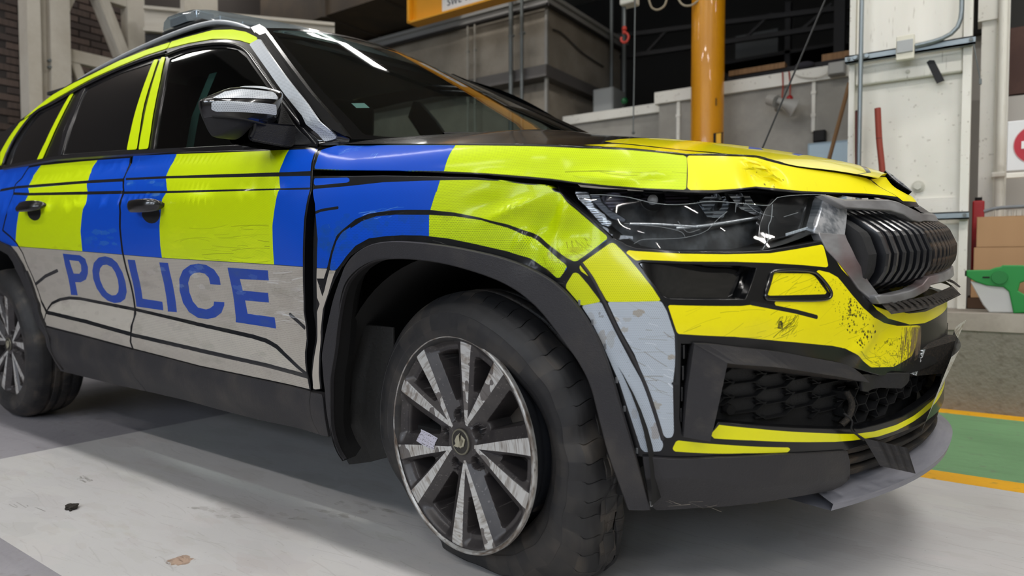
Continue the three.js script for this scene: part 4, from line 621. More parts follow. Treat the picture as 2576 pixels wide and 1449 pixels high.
// ---- front bumper
const HOLE_LOW = [[.546, .650], [.601, .648], [.675, .636], [.755, .621], [.835, .602], [.926, .580], [.966, .565], [1.03, .545], [1.07, .532], [1.17, .520], [MID, .518], [MID, .452], [1.26, .432], [1.16, .420], [1.069, .419], [1.006, .420], [.935, .432], [.852, .448], [.758, .466], [.696, .477], [.621, .490], [.605, .467], [.595, .461], [.549, .467], [.543, .5], [.544, .568]];
{
  const half = [...Q.bumpTL, [1.06, .384], [1.2, .386], [MID, .39], [MID, .668], [1.237, .659], [1.161, .662], [1.088, .674], [1.052, .685], [1.03, .697], [.991, .731], [.953, .780], [.923, .816], [.921, .832], ...back(Q.bumpTop.slice(1))];
  const b = [.28, .36, MID + .01, .87]; reseed(41);
  const tex = film(b, 2048, (c) => {
    c.fillStyle = BLK; c.fillRect(b[0], b[1], 2, 2);
    const sil = (k) => { const p = rounded(Q[k], .006); fillP(c, p, '#bcc5cf'); honey(c, p, .0039, '#8b96a0', .55, .3); return p; };
    const a1 = sil('cSilR'), a2 = sil('cSilL');
    for (const k of ['cYelTop', 'cYelSm']) { const p = rounded(Q[k], .006); fillP(c, p, k === 'cYelTop' ? '#ecef0a' : '#d9e40b'); honey(c, p, .0039, '#a5b000', .6, .28); }
    smears(c, a1, 46, { len: [.01, .06], wid: [.0005, .0016], ang: -.3, spread: .4, color: '#5b4a36', alpha: .5 }); patches(c, a1, 10, { size: [.005, .02], color: '#86683f', alpha: .35, flatten: .6 }); smears(c, a1, 20, { len: [.01, .03], wid: [.0006, .002], ang: -.5, spread: .4, color: '#f4f7fa', alpha: .6 });
    patches(c, a2, 8, { size: [.005, .016], color: '#7c6650', alpha: .3, flatten: 1.6 }); specks(c, a2, 40, { color: '#4a4038' });
    for (const k of ['bUnder', 'bWedge']) fillP(c, rounded(Q[k], .006), YELF);
    fillP(c, rounded(Q.bInsetO, .008), BLK); fillP(c, rounded(Q.bInset, .006), YELF);
    const main = rounded([[.522, .720], [.525, .724], [.566, .722], [.671, .717], [.695, .718], [.753, .708], [.859, .678], [.864, .681], [.755, .711], [.749, .717], [.753, .721], [.881, .714], [.911, .719], [.876, .769], [.878, .774], [.914, .768], [.937, .757], [.975, .718], [1.008, .688], [1.045, .663], [1.088, .646], [1.134, .635], [1.209, .628], [1.231, .624], [1.222, .610], [1.211, .583], [1.192, .559], [1.151, .550], [1.117, .544], [1.035, .554], [.986, .587], [.948, .606], [.908, .616], [.80, .635], [.654, .658], [.542, .668], [.538, .673]], .005);
    fillP(c, main, YELF);
    fillP(c, rounded([[.933, .812], [.943, .804], [.962, .777], [1.005, .728], [1.045, .696], [1.07, .684], [1.11, .672], [1.177, .659], [1.253, .655], [1.34, .660], [MID, .668], [MID, .640], [1.35, .634], [1.25, .628], [1.18, .633], [1.10, .655], [1.055, .678], [1.01, .719], [.955, .772]], .004), YELF);
    fillP(c, [[.604, .467], [.622, .486], [.696, .472], [.758, .459], [.93, .424], [.99, .413], [1.055, .407], [1.136, .407], [1.212, .414], [1.282, .426], [MID, .446], [MID, .432], [1.30, .412], [1.213, .400], [1.137, .393], [1.071, .392], [.986, .399], [.923, .407], [.804, .428], [.696, .447], [.612, .459]], '#f3f005');
    fillP(c, rounded(Q.lowY2, .006), '#f0ee06');
    line(c, Q.bBar, .0085, INK); line(c, [Q.cSilR[6], [.54, .571], [.537, .668], [.52, .722]], .005, INK);
    // knocks: black rubbed marks and mud
    specks(c, [[.93, .66], [1.0, .60], [1.06, .63], [.97, .72]], 260, { size: [.0008, .0045], color: '#1c1a12', alpha: .9 }); specks(c, [[.90, .70], [.95, .66], [.97, .74], [.92, .76]], 90, { size: [.0006, .002], color: '#2a2810', alpha: .7 });
    smears(c, main, 90, { len: [.02, .09], wid: [.0003, .0011], ang: .25, spread: .35, color: '#5e5a00', alpha: .5 });
    smears(c, [[.74, .645], [.80, .64], [.81, .69], [.75, .69]], 40, { len: [.01, .05], wid: [.0005, .0016], ang: .7, spread: .5, color: '#3a3800', alpha: .6 }); specks(c, [[.752, .668], [.766, .664], [.768, .682], [.754, .682]], 10, { size: [.003, .006], color: '#15150c', alpha: .95 });
    smears(c, Q.bInset, 26, { len: [.03, .1], wid: [.0004, .0012], ang: .35, spread: .2, color: '#7a7600', alpha: .55 }); specks(c, [[.86, .735], [.90, .725], [.89, .75], [.87, .765]], 60, { size: [.0006, .002], color: '#222008', alpha: .8 });
    smears(c, [[1.12, .53], [1.23, .55], [1.235, .62], [1.15, .63]], 120, { len: [.01, .05], wid: [.001, .004], ang: 1.45, spread: .2, color: '#6d5c44', alpha: .7 }); specks(c, [[1.05, .53], [1.22, .53], [1.22, .62], [1.05, .6]], 160, { size: [.0008, .004], color: '#4a4418', alpha: .6 });
    patches(c, [[1.18, .55], [1.23, .56], [1.235, .625], [1.19, .625]], 24, { size: [.006, .02], color: '#7f6c55', alpha: .45, flatten: 2.2 });
    smears(c, [[.96, .56], [1.2, .535], [1.2, .57], [.96, .60]], 50, { len: [.01, .06], wid: [.0005, .002], ang: -.5, spread: .3, color: '#4c4a08', alpha: .55 });
  });
  const holes = [HOLE_LOW, Q.bVent];
  const g = P(half, { cell: .016, thick: .02, uv: b, holes });
  const bum = part('front_bumper', merge([g, mirrorZ(g)]), vinyl(tex, { clearcoat: .55 }), car, 'bumper in yellow and silver film, scraped and muddy at the nose');
  // air vent liner and raised frame of the small yellow inset
  part('bumper_vent', [P(Q.bVent, { off: (s) => -.035 + .03 * sstep(.66, .47, s), thick: .004, cell: .02, edge: false }), skin([lift([...Q.bVent, Q.bVent[0]], .0), lift([...Q.bVent, Q.bVent[0]], -.04)])], phy({ color: 0x0d0e10, roughness: .12, clearcoat: 1, clearcoatRoughness: .04, side: THREE.DoubleSide }), bum, 'glossy black air vent');
  part('sensor_frame', tube(lift(Q.bInsetO, .002), .0035, 80, 6, true), M.black, bum);
  part('seam_strip', tube(lift([[.352, .805], [.375, .775], [.399, .730], [.425, .675], [.455, .62], [.4775, .57], [.495, .518], [.512, .458]], -.001), .0042, 50, 6), std({ map: scaled(dirtPlastic, 4), roughness: .6 }), bum);
  // lower grille: backing, hexagon ribs on the blind part, open mesh towards the middle
  const lg = part('lower_grille', merge((() => { const q = P(HOLE_LOW.map(([s, y]) => [s, y < .5 ? y - .07 : y + .03]), { off: -.062, thick: .004, cell: .04, edge: false }); return [q, mirrorZ(q)]; })()), std({ color: 0x222223, roughness: .7, bumpMap: scaled(grain, 10), bumpScale: .0006 }), car, 'dirty black lower grille with hexagon ribs');
  const inside = (p, poly) => { let r = false; for (let i = 0, j = poly.length - 1; i < poly.length; j = i++) { const a = poly[i], c = poly[j]; if (a[1] > p[1] !== c[1] > p[1] && p[0] < (c[0] - a[0]) * (p[1] - a[1]) / (c[1] - a[1]) + a[0]) r = !r; } return r; };
  const rib = (a, c, w, hgt, o) => { const du = c[0] - a[0], dv = c[1] - a[1], l = Math.hypot(du, dv), nx = -dv / l * w, ny = du / l * w; const L = [[a, c, -1, 0], [a, c, -.5, 1], [a, c, .5, 1], [a, c, 1, 0]].map(([p, q, k, h]) => [body(p[0] + nx * k, p[1] + ny * k, o + hgt * h), body(q[0] + nx * k, q[1] + ny * k, o + hgt * h)]); return skin(L); };
  const cells = (s0, s1, pw, ph, slope, wall, hgt, o, y0, y1) => { const out = []; let row = 0; for (let y = y0; y < y1; y += ph / 2, row++) for (let s = s0 + (row & 1 ? pw / 2 : 0); s < s1; s += pw) { const cy = y - slope * (s - s0), hx = pw * .335, tip = pw * .165, hh = ph / 2; const p = [[s - hx + tip, cy + hh], [s + hx - tip, cy + hh], [s + hx + tip * .0 + pw * .0, cy], [s + hx - tip, cy - hh], [s - hx + tip, cy - hh], [s - hx, cy]]; const E = [[p[5], p[4]], [p[4], p[3]], [p[3], p[2]], [p[2], [s + pw / 2 - hx + pw * .0, cy]]]; for (const [a, c] of E) if (Math.hypot(a[0] - c[0], a[1] - c[1]) > .003 && inside(a, HOLE_LOW) && inside(c, HOLE_LOW)) out.push(rib(a, c, wall, hgt, o)); } return out; };
  part('hexagon_ribs', cells(.63, 1.0, .17, .031, .06, .0021, .011, -.0605, .40, .75), M.plasticDark, lg);
  const mk = cells(1.02, 1.50, .078, .040, -.02, .0024, .028, -.06, .38, .62);
  part('mesh_ribs', mk, M.plasticDark, lg); part('bumper_beam', box(.50, .72, .30, .62, -.42, .42), std({ color: 0x3c3d3f, roughness: .6, metalness: .3 }), lg);
  part('parking_sensor', cyl(V(...body(.672, .50, -.058)), V(...body(.672, .50, -.040)), .011, .010, 24), M.plasticDark, lg);
  part('broken_bracket', [tube([body(1.0, .50, -.03), body(1.005, .475, -.02), body(.995, .445, -.02), body(.97, .43, -.02)], .007, 24, 6), tube([body(.985, .425, .0), body(.99, .41, .006), body(1.0, .40, .012)], .0022, 16, 5)], M.plasticGrime, lg);
  part('torn_duct', panel(body, [[.985, .545], [1.04, .535], [1.12, .53], [1.17, .522], [1.165, .508], [1.13, .497], [1.08, .503], [1.03, .502], [.99, .512]], { off: (s) => .004 + .01 * Math.sin(s * 40), thick: .006, cell: .012 }), M.plasticDark, lg, 'torn black plastic edge over the lower grille');
  // fog lamp surround: left cheek, top bar and their inward bevels
  const T1 = [[.569, .651], [.601, .649], [.755, .621], [.926, .579], [.968, .560], [.998, .536]], T2 = [[.628, .613], [.639, .610], [.734, .596], [.905, .555], [.955, .540], [.998, .530]], T3 = [[.652, .587], [.662, .586], [.752, .571], [.93, .536], [.968, .528], [1.0, .522]];
  const C1 = [[.569, .651], [.564, .615], [.556, .560], [.549, .468]], C2 = [[.628, .613], [.618, .565], [.608, .515], [.596, .461]], C3 = [[.652, .587], [.640, .545], [.628, .500], [.617, .482]];
  part('fog_lamp_surround', [skin([lift(T1, -.02), lift(T1, .014), lift(T2, .022), lift(T3, -.055)]), skin([lift(C1, -.02), lift(C1, .012), lift(C2, .022), lift(C3, -.055)]), skin([lift([[.549, .468], [.596, .461]], -.02), lift([[.549, .468], [.596, .461]], .012)])], std({ map: scaled(dirtPlastic, 1), roughness: .6, side: THREE.DoubleSide, bumpMap: scaled(grain, 6), bumpScale: .0005 }), bum, 'dark grey angular surround of the fog lamp bay');
  part('surround_grime', [skin([lift(T2, .0225), lift(T3.map((p, i) => [T2[i][0] * .2 + p[0] * .8, T2[i][1] * .2 + p[1] * .8]), -.038)])], M.plasticGrime, bum, 'brown grime on the bevel of the surround');
  for (let i = 0; i < 4; i++) part('mounting_clip', at(rbox(.012, .03, .012, .003), ...body(.553 - i * .002, .632 - i * .042, -.012)), M.black, bum);
  // unpainted lower lip
  const lw = P(Q.lowClad, { off: (s, y) => { const k = pchip([.49, .53, .58, .67, .76, .87, .98], [.383, .383, .382, .357, .347, .333, .316])(s); return y < k ? -.9 * (k - y) * .55 + .008 : .008; }, thick: .02, cell: .014 });
  const lo2 = P([[.975, .376], [1.05, .372], [1.2, .37], [MID, .372], [MID, .30], [1.2, .298], [1.08, .30], [.98, .302]], { off: -.05, thick: .02, cell: .03 });
  const lip = part('lower_bumper', merge([lw, mirrorZ(lw), lo2, mirrorZ(lo2)]), std({ map: scaled(dirtPlastic, .9), roughness: .58, bumpMap: scaled(grain, 8), bumpScale: .0005 }), car, 'scraped unpainted grey lower edge of the bumper');
  reseed(8); for (let i = 0; i < 26; i++) { const s = rr(.5, .95), y = rr(.31, .36) - (s - .5) * .04, l = rr(.01, .06), a = rr(-.5, .2); part('scratch', P([[s, y], [s + l, y + l * a], [s + l, y + l * a + rr(.0004, .0011)], [s, y + .0003]], { off: .009 - .03, thick: .001, cell: .02, edge: false }), std({ color: 0x8a8378, roughness: .8 }), lip); }
  for (let i = 0; i < 3; i++) { const y = .376 - i * .026; const bl = P([[.99, y], [1.05, y - .004], [1.2, y], [MID, y + .006], [MID, y - .008], [1.2, y - .014], [1.05, y - .018], [.99, y - .014]], { off: (s, yy) => -.012 - .5 * (y - yy), thick: .02, cell: .03 }); part('lower_slat', merge([bl, mirrorZ(bl)]), M.plasticGrime, lip); }
}
// ---- silver splitter under the nose
{
  const outer = [], inner = []; for (let i = 0; i <= 30; i++) { const s = .93 + i / 30 * (2 * (MID - .93)); const p = body(s, .31, .0), e = 1 - Math.pow(Math.abs(s - MID) / (MID - .93), 4), y = .272 + .03 * (1 - Math.abs(s - MID) / .46); outer.push([p[0] + .028 * e, y, p[2]]); inner.push([p[0] - .045, y + .016, p[2] * .96]); }
  const low = outer.map((p) => [p[0] - .004, p[1] - .016, p[2]]), lowIn = inner.map((p) => [p[0] - .1, p[1] - .03, p[2]]);
  part('splitter', [skin([inner, outer, low, lowIn])], M.splitter, car, 'silver painted splitter curving under the nose');
}
// ---- loose louvred flap hanging from the bumper
{
  const A = V(.812, .418, .52), Bv = V(.868, .368, .38), C0 = V(.888, .296, .335), D0 = V(.838, .343, .46); const n = V().subVectors(Bv, A).cross(V().subVectors(D0, A)).normalize(); if (n.x < 0) n.negate();
  const g = grid(16, 6, (u, v) => { const p = A.clone().lerp(Bv, u), q = D0.clone().lerp(C0, u); const r = p.lerp(q, v), w = (u * 4) % 1, h = (w < .75 ? w / .75 : (1 - w) / .25) * .020; r.addScaledVector(n, h * (1 - .3 * v)); return r.toArray(); });
  const f = part('loose_flap', g, std({ map: scaled(dirtPlastic, 2), roughness: .6, side: THREE.DoubleSide }), car, 'grey louvred plastic flap hanging loose below the bumper');
  part('tether', tube([[.775, .470, .535], [.79, .455, .53], [.79, .435, .53], [.812, .416, .52]], .0022, 20, 6), M.rubber, f);
}
// ---- upper grille
{
  const back2 = [[.99, .928], [1.05, .914], [1.25, .912], [MID, .90], [MID, .72], [1.2, .70], [1.06, .703], [1.0, .79], [.985, .85]];
  const bp = P(back2, { off: -.075, thick: .004, cell: .05, edge: false });
  const gr = part('radiator_grille', merge([bp, mirrorZ(bp)]), M.void, car, 'radiator grille of black fins in a dull chrome frame, smeared with mud');
  const prof = (k) => [[.905, -.045], [.868, .012], [.845, .036], [.80, .038], [.765, .026], [.735, .004], [.715, -.03]].map(([y, o]) => [y, o - k]);
  const finMud = std({ map: scaled(dataTex(256, 256, (u, v) => mixc([24, 24, 26], [112, 92, 72], Math.min(1, Math.max(0, fbm(u * 6, v * 14, 4, 51, 6) - .42) * 3))), 4), roughness: .6 });
  const finClean = phy({ color: 0x15161a, roughness: .32, clearcoat: .7, clearcoatRoughness: .15 });
  const fin = (s, w, mat, k, slant) => { const pr = prof(k), side = (d) => pr.map(([y, o]) => body(s + d + slant * (y - .8), y, o)), bk = (d) => pr.map(([y, o]) => body(s + d + slant * (y - .8), y, -.072)); const g = skin([bk(-w), side(-w), side(-w * .4).map((p, i) => { const q = body(s - w * .4 + slant * (pr[i][0] - .8), pr[i][0], pr[i][1] + .003); return q; }), side(w), bk(w)]); return part('grille_fin', g, mat, gr); };
  fin(1.030, .014, M.plasticDark, .012, .10);
  for (let i = 0; i < 12; i++) fin(1.066 + i * .0285, i < 2 ? .009 : .0075, i > 6 ? finMud : finClean, 0, .12 - i * .011);
  for (let i = 0; i < 16; i++) fin(1.066 + (12 + i) * .0285, .0075, i < 5 ? finMud : finClean, 0, 0);
  const fr = (pts, off, m, label) => { const q = P(pts, { off, thick: .022, cell: .02, bevel: .004 }); part('grille_frame', mirrorZ(q), m, gr); return part('grille_frame', q, m, gr, label); };
  fr([[.994, .929], [1.063, .915], [1.051, .904], [.997, .844], [.906, .852]], .003, M.chrome, 'bright chrome corner of the grille frame');
  fr([[.918, .850], [.997, .843], [.996, .832], [1.005, .792], [1.027, .744], [1.062, .707], [1.085, .701], [1.074, .693], [1.047, .699], [.998, .731], [.958, .782], [.926, .816]], .004, M.chromeDirty, 'dull grey leg of the grille frame');
  fr([[.965, .929], [1.025, .916], [1.195, .914], [1.235, .908], [1.29, .891], [1.33, .880], [MID, .876], [MID, .862], [1.32, .868], [1.285, .866], [1.25, .871], [1.225, .885], [1.175, .895], [1.07, .901], [1.015, .904]], .024, M.chromeDirty, 'dented dirty chrome top bar of the grille frame');
  fr([[1.03, .711], [1.08, .707], [1.155, .711], [1.21, .720], [1.245, .735], [MID, .742], [MID, .722], [1.25, .722], [1.23, .711], [1.17, .700], [1.09, .694], [1.042, .697]], .018, M.chromeDirty, 'dirty lower bar of the grille frame');
  // honeycomb ledge under the grille
  const led = skin([[1.05, 1.1, 1.16, 1.25, MID].map((s) => body(s, .694, .012)), [1.055, 1.1, 1.16, 1.25, MID].map((s) => body(s, .672, .03))]);
  const cellsL = []; for (let i = 0; i < 14; i++) { const s = 1.07 + i * .025; cellsL.push(skin([[body(s, .694, .014), body(s + .008, .684, .026)], [body(s + .006, .696, .02), body(s + .014, .684, .032)], [body(s + .016, .694, .014), body(s + .02, .682, .028)]])); }
  part('grille_ledge', merge([led, mirrorZ(led), ...cellsL, ...cellsL.map(mirrorZ)]), M.plasticGrime, gr);
}
// ---- number plate bent forward and the light unit behind it
{
  const pl = (u, v) => { const z = .275 - u * .55, y0 = .375 + .01 * u, h = .125; const bow = .012 * Math.sin(u * 7) * v; return [.902 + v * .052 + bow + .012 * u, y0 + v * h + .06 * v, z]; };
  const g1 = grid(30, 6, pl), pt = canvasTex(1024, 256, (c) => { c.fillStyle = '#d9d8d2'; c.fillRect(0, 0, 1024, 256); reseed(3); c.fillStyle = '#7c6b58'; for (let i = 0; i < 300; i++) { c.globalAlpha = rr(.05, .35); c.beginPath(); c.ellipse(rr(0, 1024), rr(0, 256), rr(4, 60), rr(2, 12), rr(-.2, .2), 0, 6.3); c.fill(); } });
  part('number_plate', g1, std({ map: pt, roughness: .5, side: THREE.DoubleSide }), car, 'bent muddy number plate seen edge on');
  const L0 = [.874, .509, .26], L1 = [.889, .567, .26], R0 = [.886, .502, .245], R1 = [.902, .567, .245], P0 = [.940, .476, .06], P1 = [.956, .561, .06], up = (p, d, e = 0) => [p[0] - e, p[1] + d, p[2] - .02];
  const lu = part('light_unit', [skin([[R0, P0], [R1, P1]]), skin([[L1, R1, P1], [up(L1, .010, .02), up(R1, .012), up(P1, .012)], [up(L1, .006, .06), up(R1, .006, .08), up(P1, .006, .14)]]), skin([[L0, R0, P0], [up(L0, -.02, .05), up(R0, -.02, .06), up(P0, -.02, .1)]]), box(.80, .93, .47, .56, -.25, .05)], std({ map: M.plasticGrime.map, roughness: .7, side: THREE.DoubleSide }), car, 'black light unit with a row of six lamps beside the number plate');
  part('lens', skin([[L0, R0], [L1, R1]]), phy({ color: 0xaab4b4, roughness: .2, clearcoat: 1, side: THREE.DoubleSide }), lu);
  for (let i = 0; i < 6; i++) { const t = (i + .5) / 6, m = (a, b) => a + (b - a) * t; part('lamp_reflector', new THREE.TorusGeometry(.0040, .0012, 6, 16).translate(m((L0[0] + R0[0]) / 2, (L1[0] + R1[0]) / 2) + .001, m((L0[1] + R0[1]) / 2, (L1[1] + R1[1]) / 2), .2555), std({ color: 0xeef0f0, metalness: .6, roughness: .2 }), lu); }
}
// ---- headlamp
{
  const hole = Q.lampHole, cx = .62, cy = .89;
  const hl = part('headlamp', [skin([lift([...hole, hole[0]], -.004), lift([...hole, hole[0]].map(([s, y]) => [s + (cx - s) * .05, y + (cy - y) * .06]), -.10)])], std({ color: 0x0b0b0c, roughness: .5, side: THREE.DoubleSide }), car, 'smashed headlamp with a cracked lens and bare reflectors');
  part('lamp_bucket', P(hole, { off: -.07, thick: .004, cell: .04, edge: false }), std({ map: scaled(dataTex(256, 256, (u, v) => { const n = fbm(u * 8, v * 8, 4, 61, 8); return mixc([26, 27, 30], [92, 95, 98], Math.max(0, n - .3) * 1.5); }), 5), roughness: .5 }), hl);
  const ribTex = dataTex(8, 128, (u, v) => .5 + .5 * Math.sin(v * 128 / 128 * 6.283 * 16), false);
  const ribM = (col, met, rep) => std({ color: col, metalness: met, roughness: .22, bumpMap: scaled(ribTex, 1, rep), bumpScale: .0016, side: THREE.DoubleSide });
  const dark = ribM(0x57525e, .5, 9), bright = ribM(0xc4c9d2, .85, 7);
  const scoop = (pts, dd) => P(pts, { off: (s, y) => -.05 - dd * (y - .9), thick: .004, cell: .012, edge: false });
  part('light_guide', P(rounded(Q.drl, .004), { off: -.024, thick: .016, cell: .012 }), bright, hl, 'ribbed silver light guide');
  part('light_guide', P(rounded(Q.drl2, .004), { off: -.034, thick: .012, cell: .012 }), ribM(0x6b6f78, .5, 12), hl);
  part('reflector', scoop(Q.refl, .4), dark, hl); part('reflector', scoop(Q.refl2, .4), dark, hl); part('reflector', scoop(Q.refl3, .4), dark, hl);
  const bowl = (s, y, r) => { const g = grid(32, 8, (u, v) => { const a = u * 6.283, q = r * (1 - v * .8); return body(s + Math.cos(a) * q, y + Math.sin(a) * q * .7, -.034 - .05 * v * (2 - v)); }); return part('reflector_bowl', g, phy({ color: 0xd7dade, metalness: 1, roughness: .12, side: THREE.DoubleSide }), hl); };
  bowl(.40, .925, .028); bowl(.50, .93, .036); bowl(.67, .925, .034); bowl(.745, .93, .03);
  part('bulb', new THREE.SphereGeometry(.011, 16, 10).translate(...body(.50, .928, -.05)), phy({ color: 0xe8e8e8, roughness: .05, transmission: .7, thickness: .01 }), hl);
  const fan = (pts, n, up) => pts.map((p, i) => 0); void fan;
  part('fan_reflector', P([[.640, .922], [.68, .935], [.73, .936], [.735, .91], [.71, .886], [.665, .89]], { off: (s, y) => -.055 + .25 * (y - .91), thick: .004, cell: .01, edge: false }), ribM(0x8b929b, .85, 8), hl);
  part('fan_reflector', P([[.735, .936], [.806, .935], [.812, .918], [.856, .886], [.83, .884], [.765, .905]], { off: (s, y) => -.05 + .3 * (y - .91), thick: .004, cell: .01, edge: false }), ribM(0xaab0b8, .85, 8), hl);
  part('lamp_tube', tube([body(.56, .868, -.05), body(.65, .872, -.055), body(.78, .882, -.06), body(.86, .888, -.06)], .004, 30, 8), M.chrome, hl); part('lamp_tube', tube([body(.44, .88, -.04), body(.50, .878, -.045), body(.62, .87, -.05)], .003, 30, 8), M.chrome, hl);
  part('side_panel', P(Q.amber, { off: -.030, thick: .01, cell: .02 }), phy({ color: 0x1b1a1c, roughness: .25, clearcoat: .8 }), hl);
  for (let i = 0; i < 16; i++) { const t = i / 15, s = .839 + t * .073, y = .849 + t * .011; part('light_dot', at(rbox(.0022, .006, .003, .0006), ...body(s, y, -.018)), std({ color: 0xe4e8ec, roughness: .3 }), hl); }
  const top = [[.364, .940], [.380, .940], [.442, .933], [.484, .923], [.542, .916], [.615, .919], [.630, .921], [.671, .920], [.709, .917], [.812, .912], [.825, .923], [.936, .932], [1.002, .931]];
  const lens = part('lamp_lens', P([...top, [.906, .852], [.871, .844], [.811, .833], [.741, .823], [.717, .820], [.560, .823], [.508, .826], [.459, .834], [.438, .846], [.415, .855], [.396, .871], [.377, .888], [.359, .917], [.346, .932], [.337, .947]], { off: (s, y) => -.002 + .004 * Math.sin(s * 31) * Math.sin(y * 60), thick: .003, cell: .014 }), M.lens, hl, 'broken clear lens');
  const crack = (pts, r = .0005) => part('crack', tube(pts.map(([s, y]) => body(s, y, .0015)), r, 30, 5), phy({ color: 0xaab2b6, roughness: .4, transmission: .5, thickness: 0 }), lens);
  crack(top, .0007); crack([[.456, .842], [.47, .849], [.52, .85], [.56, .851], [.60, .858], [.62, .865]]); crack([[.435, .882], [.47, .878], [.52, .872], [.56, .861], [.565, .853]]); crack([[.553, .883], [.572, .862], [.60, .866]]); crack([[.62, .865], [.65, .885], [.68, .90]]); crack([[.812, .912], [.79, .882], [.775, .868], [.765, .845], [.74, .823]], .0008); crack([[.70, .898], [.71, .916]]); crack([[.735, .917], [.76, .897], [.80, .887]]); crack([[.83, .886], [.88, .894]]);
}
// ================= wheels =================
const V0 = 68.6 * Math.PI / 180, R72 = Math.PI * .4;
function spoke(x, y) {                       // where a point of the wheel face lies: height, silver strip, opening
  const r = Math.hypot(x, y); let d = Math.atan2(y, x) - V0; d -= Math.round(d / R72) * R72;
  const al = r * Math.cos(d), lat = Math.abs(r * Math.sin(d)), hw = .0042 + .0150 * clamp((al - .05) / .19), L = .33 * Math.max(0, al - .047) - .35 * Math.max(0, al - .15) * Math.max(0, al - .15), dist = (lat - L) * .95;
  const zf = -.004 - .018 * (1 - r / .25); let z = zf, open = 0, silver = Math.abs(dist) < hw && al > .045 && r < .249;
  if (r < .052) z = -.020; else if (dist > hw) { const e = dist - hw; z = zf - Math.min(.020, e * .62); const ins = Math.min(e - .027, r - .100, .218 - r); if (ins > 0) { open = ins; z -= .07 * sstep(0, .005, ins); } }
  else if (dist < -hw) { const e = -dist - hw; z = zf - Math.min(.016, e * 1.2); const ins = Math.min(e - .0085, al - .135, .215 - r); if (ins > 0) { open = ins; z -= .07 * sstep(0, .004, ins); } }
  if (r > .224) z = z + (-.006 - z) * sstep(.228, .248, r);
  for (let k = 0; k < 5; k++) { const a = V0 + R72 * (k + .5), q = Math.hypot(x - .064 * Math.cos(a), y - .064 * Math.sin(a)); if (q < .0165) { z = -.020 - .022 * sstep(.0165, .0105, q); silver = false; } }
  return { z, silver, open, dist, hw, r };
}
const faceTex = dataTex(1024, 1024, (u, v) => {
  const x = (u - .5) * .53, y = (v - .5) * .53, s = spoke(x, y), n = fbm(u * 26, v * 26, 4, 81), m = fbm(u * 120, v * 120, 2, 91), big = fbm(u * 9, v * 9, 3, 14);
  if (s.r > .2495) return mixc([176, 174, 170], [86, 76, 70], Math.max(0, n - .4) * 2.2);
  if (s.silver) { const a = Math.atan2(y, x), st = fbm(s.r * 240, a * 6, 3, 17); let c = mixc([206, 206, 204], [130, 122, 114], Math.max(0, st - .45) * 2.0); if (big < .30) c = mixc(c, [72, 66, 64], .7); return mixc(c, [96, 76, 58], Math.max(0, n - .56) * 2.6 * sstep(.14, .24, s.r)); }
  const c = mixc([50, 47, 49], [74, 70, 69], n); return m > .80 ? mixc(c, [130, 126, 122], .5) : c;
});
const M_face = phy({ map: faceTex, roughness: .42, metalness: .25, clearcoat: .3, clearcoatRoughness: .3 });
const faceGeo = (() => { const nr = 74, na = 720, r0 = .030, r1 = .2495, cache = []; const g = grid(na, nr, (u, v) => { const r = r0 + (r1 - r0) * v, a = u * 6.2831853, x = r * Math.cos(a), y = r * Math.sin(a); return [x, y, spoke(x, y).z]; }, (u, v) => { const r = r0 + (r1 - r0) * v, a = u * 6.2831853; return spoke(r * Math.cos(a), r * Math.sin(a)).open < .005; }); void cache; const p = g.attributes.position, uv = g.attributes.uv; for (let i = 0; i < p.count; i++) uv.setXY(i, p.getX(i) / .53 + .5, p.getY(i) / .53 + .5); return g; })();
const lathe = (pts, n = 120) => new THREE.LatheGeometry(pts.map(([r, z]) => new THREE.Vector2(r, z)), n).rotateX(Math.PI / 2);
const lipTex = scaled(dataTex(512, 32, (u, v) => { const a = fbm(u * 60, v * 3, 4, 27, 60), b = fbm(u * 200, v * 6, 2, 29, 200); return mixc(mixc([190, 190, 188], [104, 92, 82], Math.max(0, a - .4) * 2.4), [60, 54, 50], Math.max(0, b - .66) * 2); }), 1, 1);
const M_lip = std({ map: lipTex, roughness: .38, metalness: .55 });
const tyreProfile = [[.236, -.02], [.244, -.004], [.256, .006], [.270, .011], [.272, .0125], [.290, .015], [.308, .013], [.310, .0145], [.326, .006], [.340, -.006], [.349, -.018], [.3545, -.030], [.3575, -.050], [.358, -.064], [.350, -.066], [.350, -.074], [.359, -.076], [.360, -.100], [.352, -.102], [.352, -.112], [.360, -.114], [.359, -.144], [.351, -.146], [.351, -.156], [.358, -.158], [.356, -.180], [.349, -.196], [.335, -.210], [.300, -.222], [.262, -.216], [.245, -.200]];
const treadBump = dataTex(128, 256, (u, v) => { const t = v * 30; let h = 1; if (t > 9.2 && t < 13.1) h = 1; else if (t > 15 && t < 27) h = Math.abs(((u * 2) % 1) - .5 + (t - 20) * .03) < .05 ? .2 : 1; return h * .9 + .1 * vnoise(u * 2, v * 80, 5); }, false);
const tyreTex = dataTex(1024, 256, (u, v) => { const n = fbm(u * 36, v * 8, 4, 41, 36), b = fbm(u * 160, v * 26, 3, 43, 160), t = v * 30, tread = t > 9 && t < 27 ? 1 : .55; let c = mixc([32, 32, 34], [112, 100, 86], Math.max(0, n - .42) * 2.1 * tread); c = mixc(c, [70, 68, 66], b * .35); return c; });
const M_tyre = std({ map: tyreTex, roughness: .58, bumpMap: scaled(treadBump, 64, 1), bumpScale: .002 });
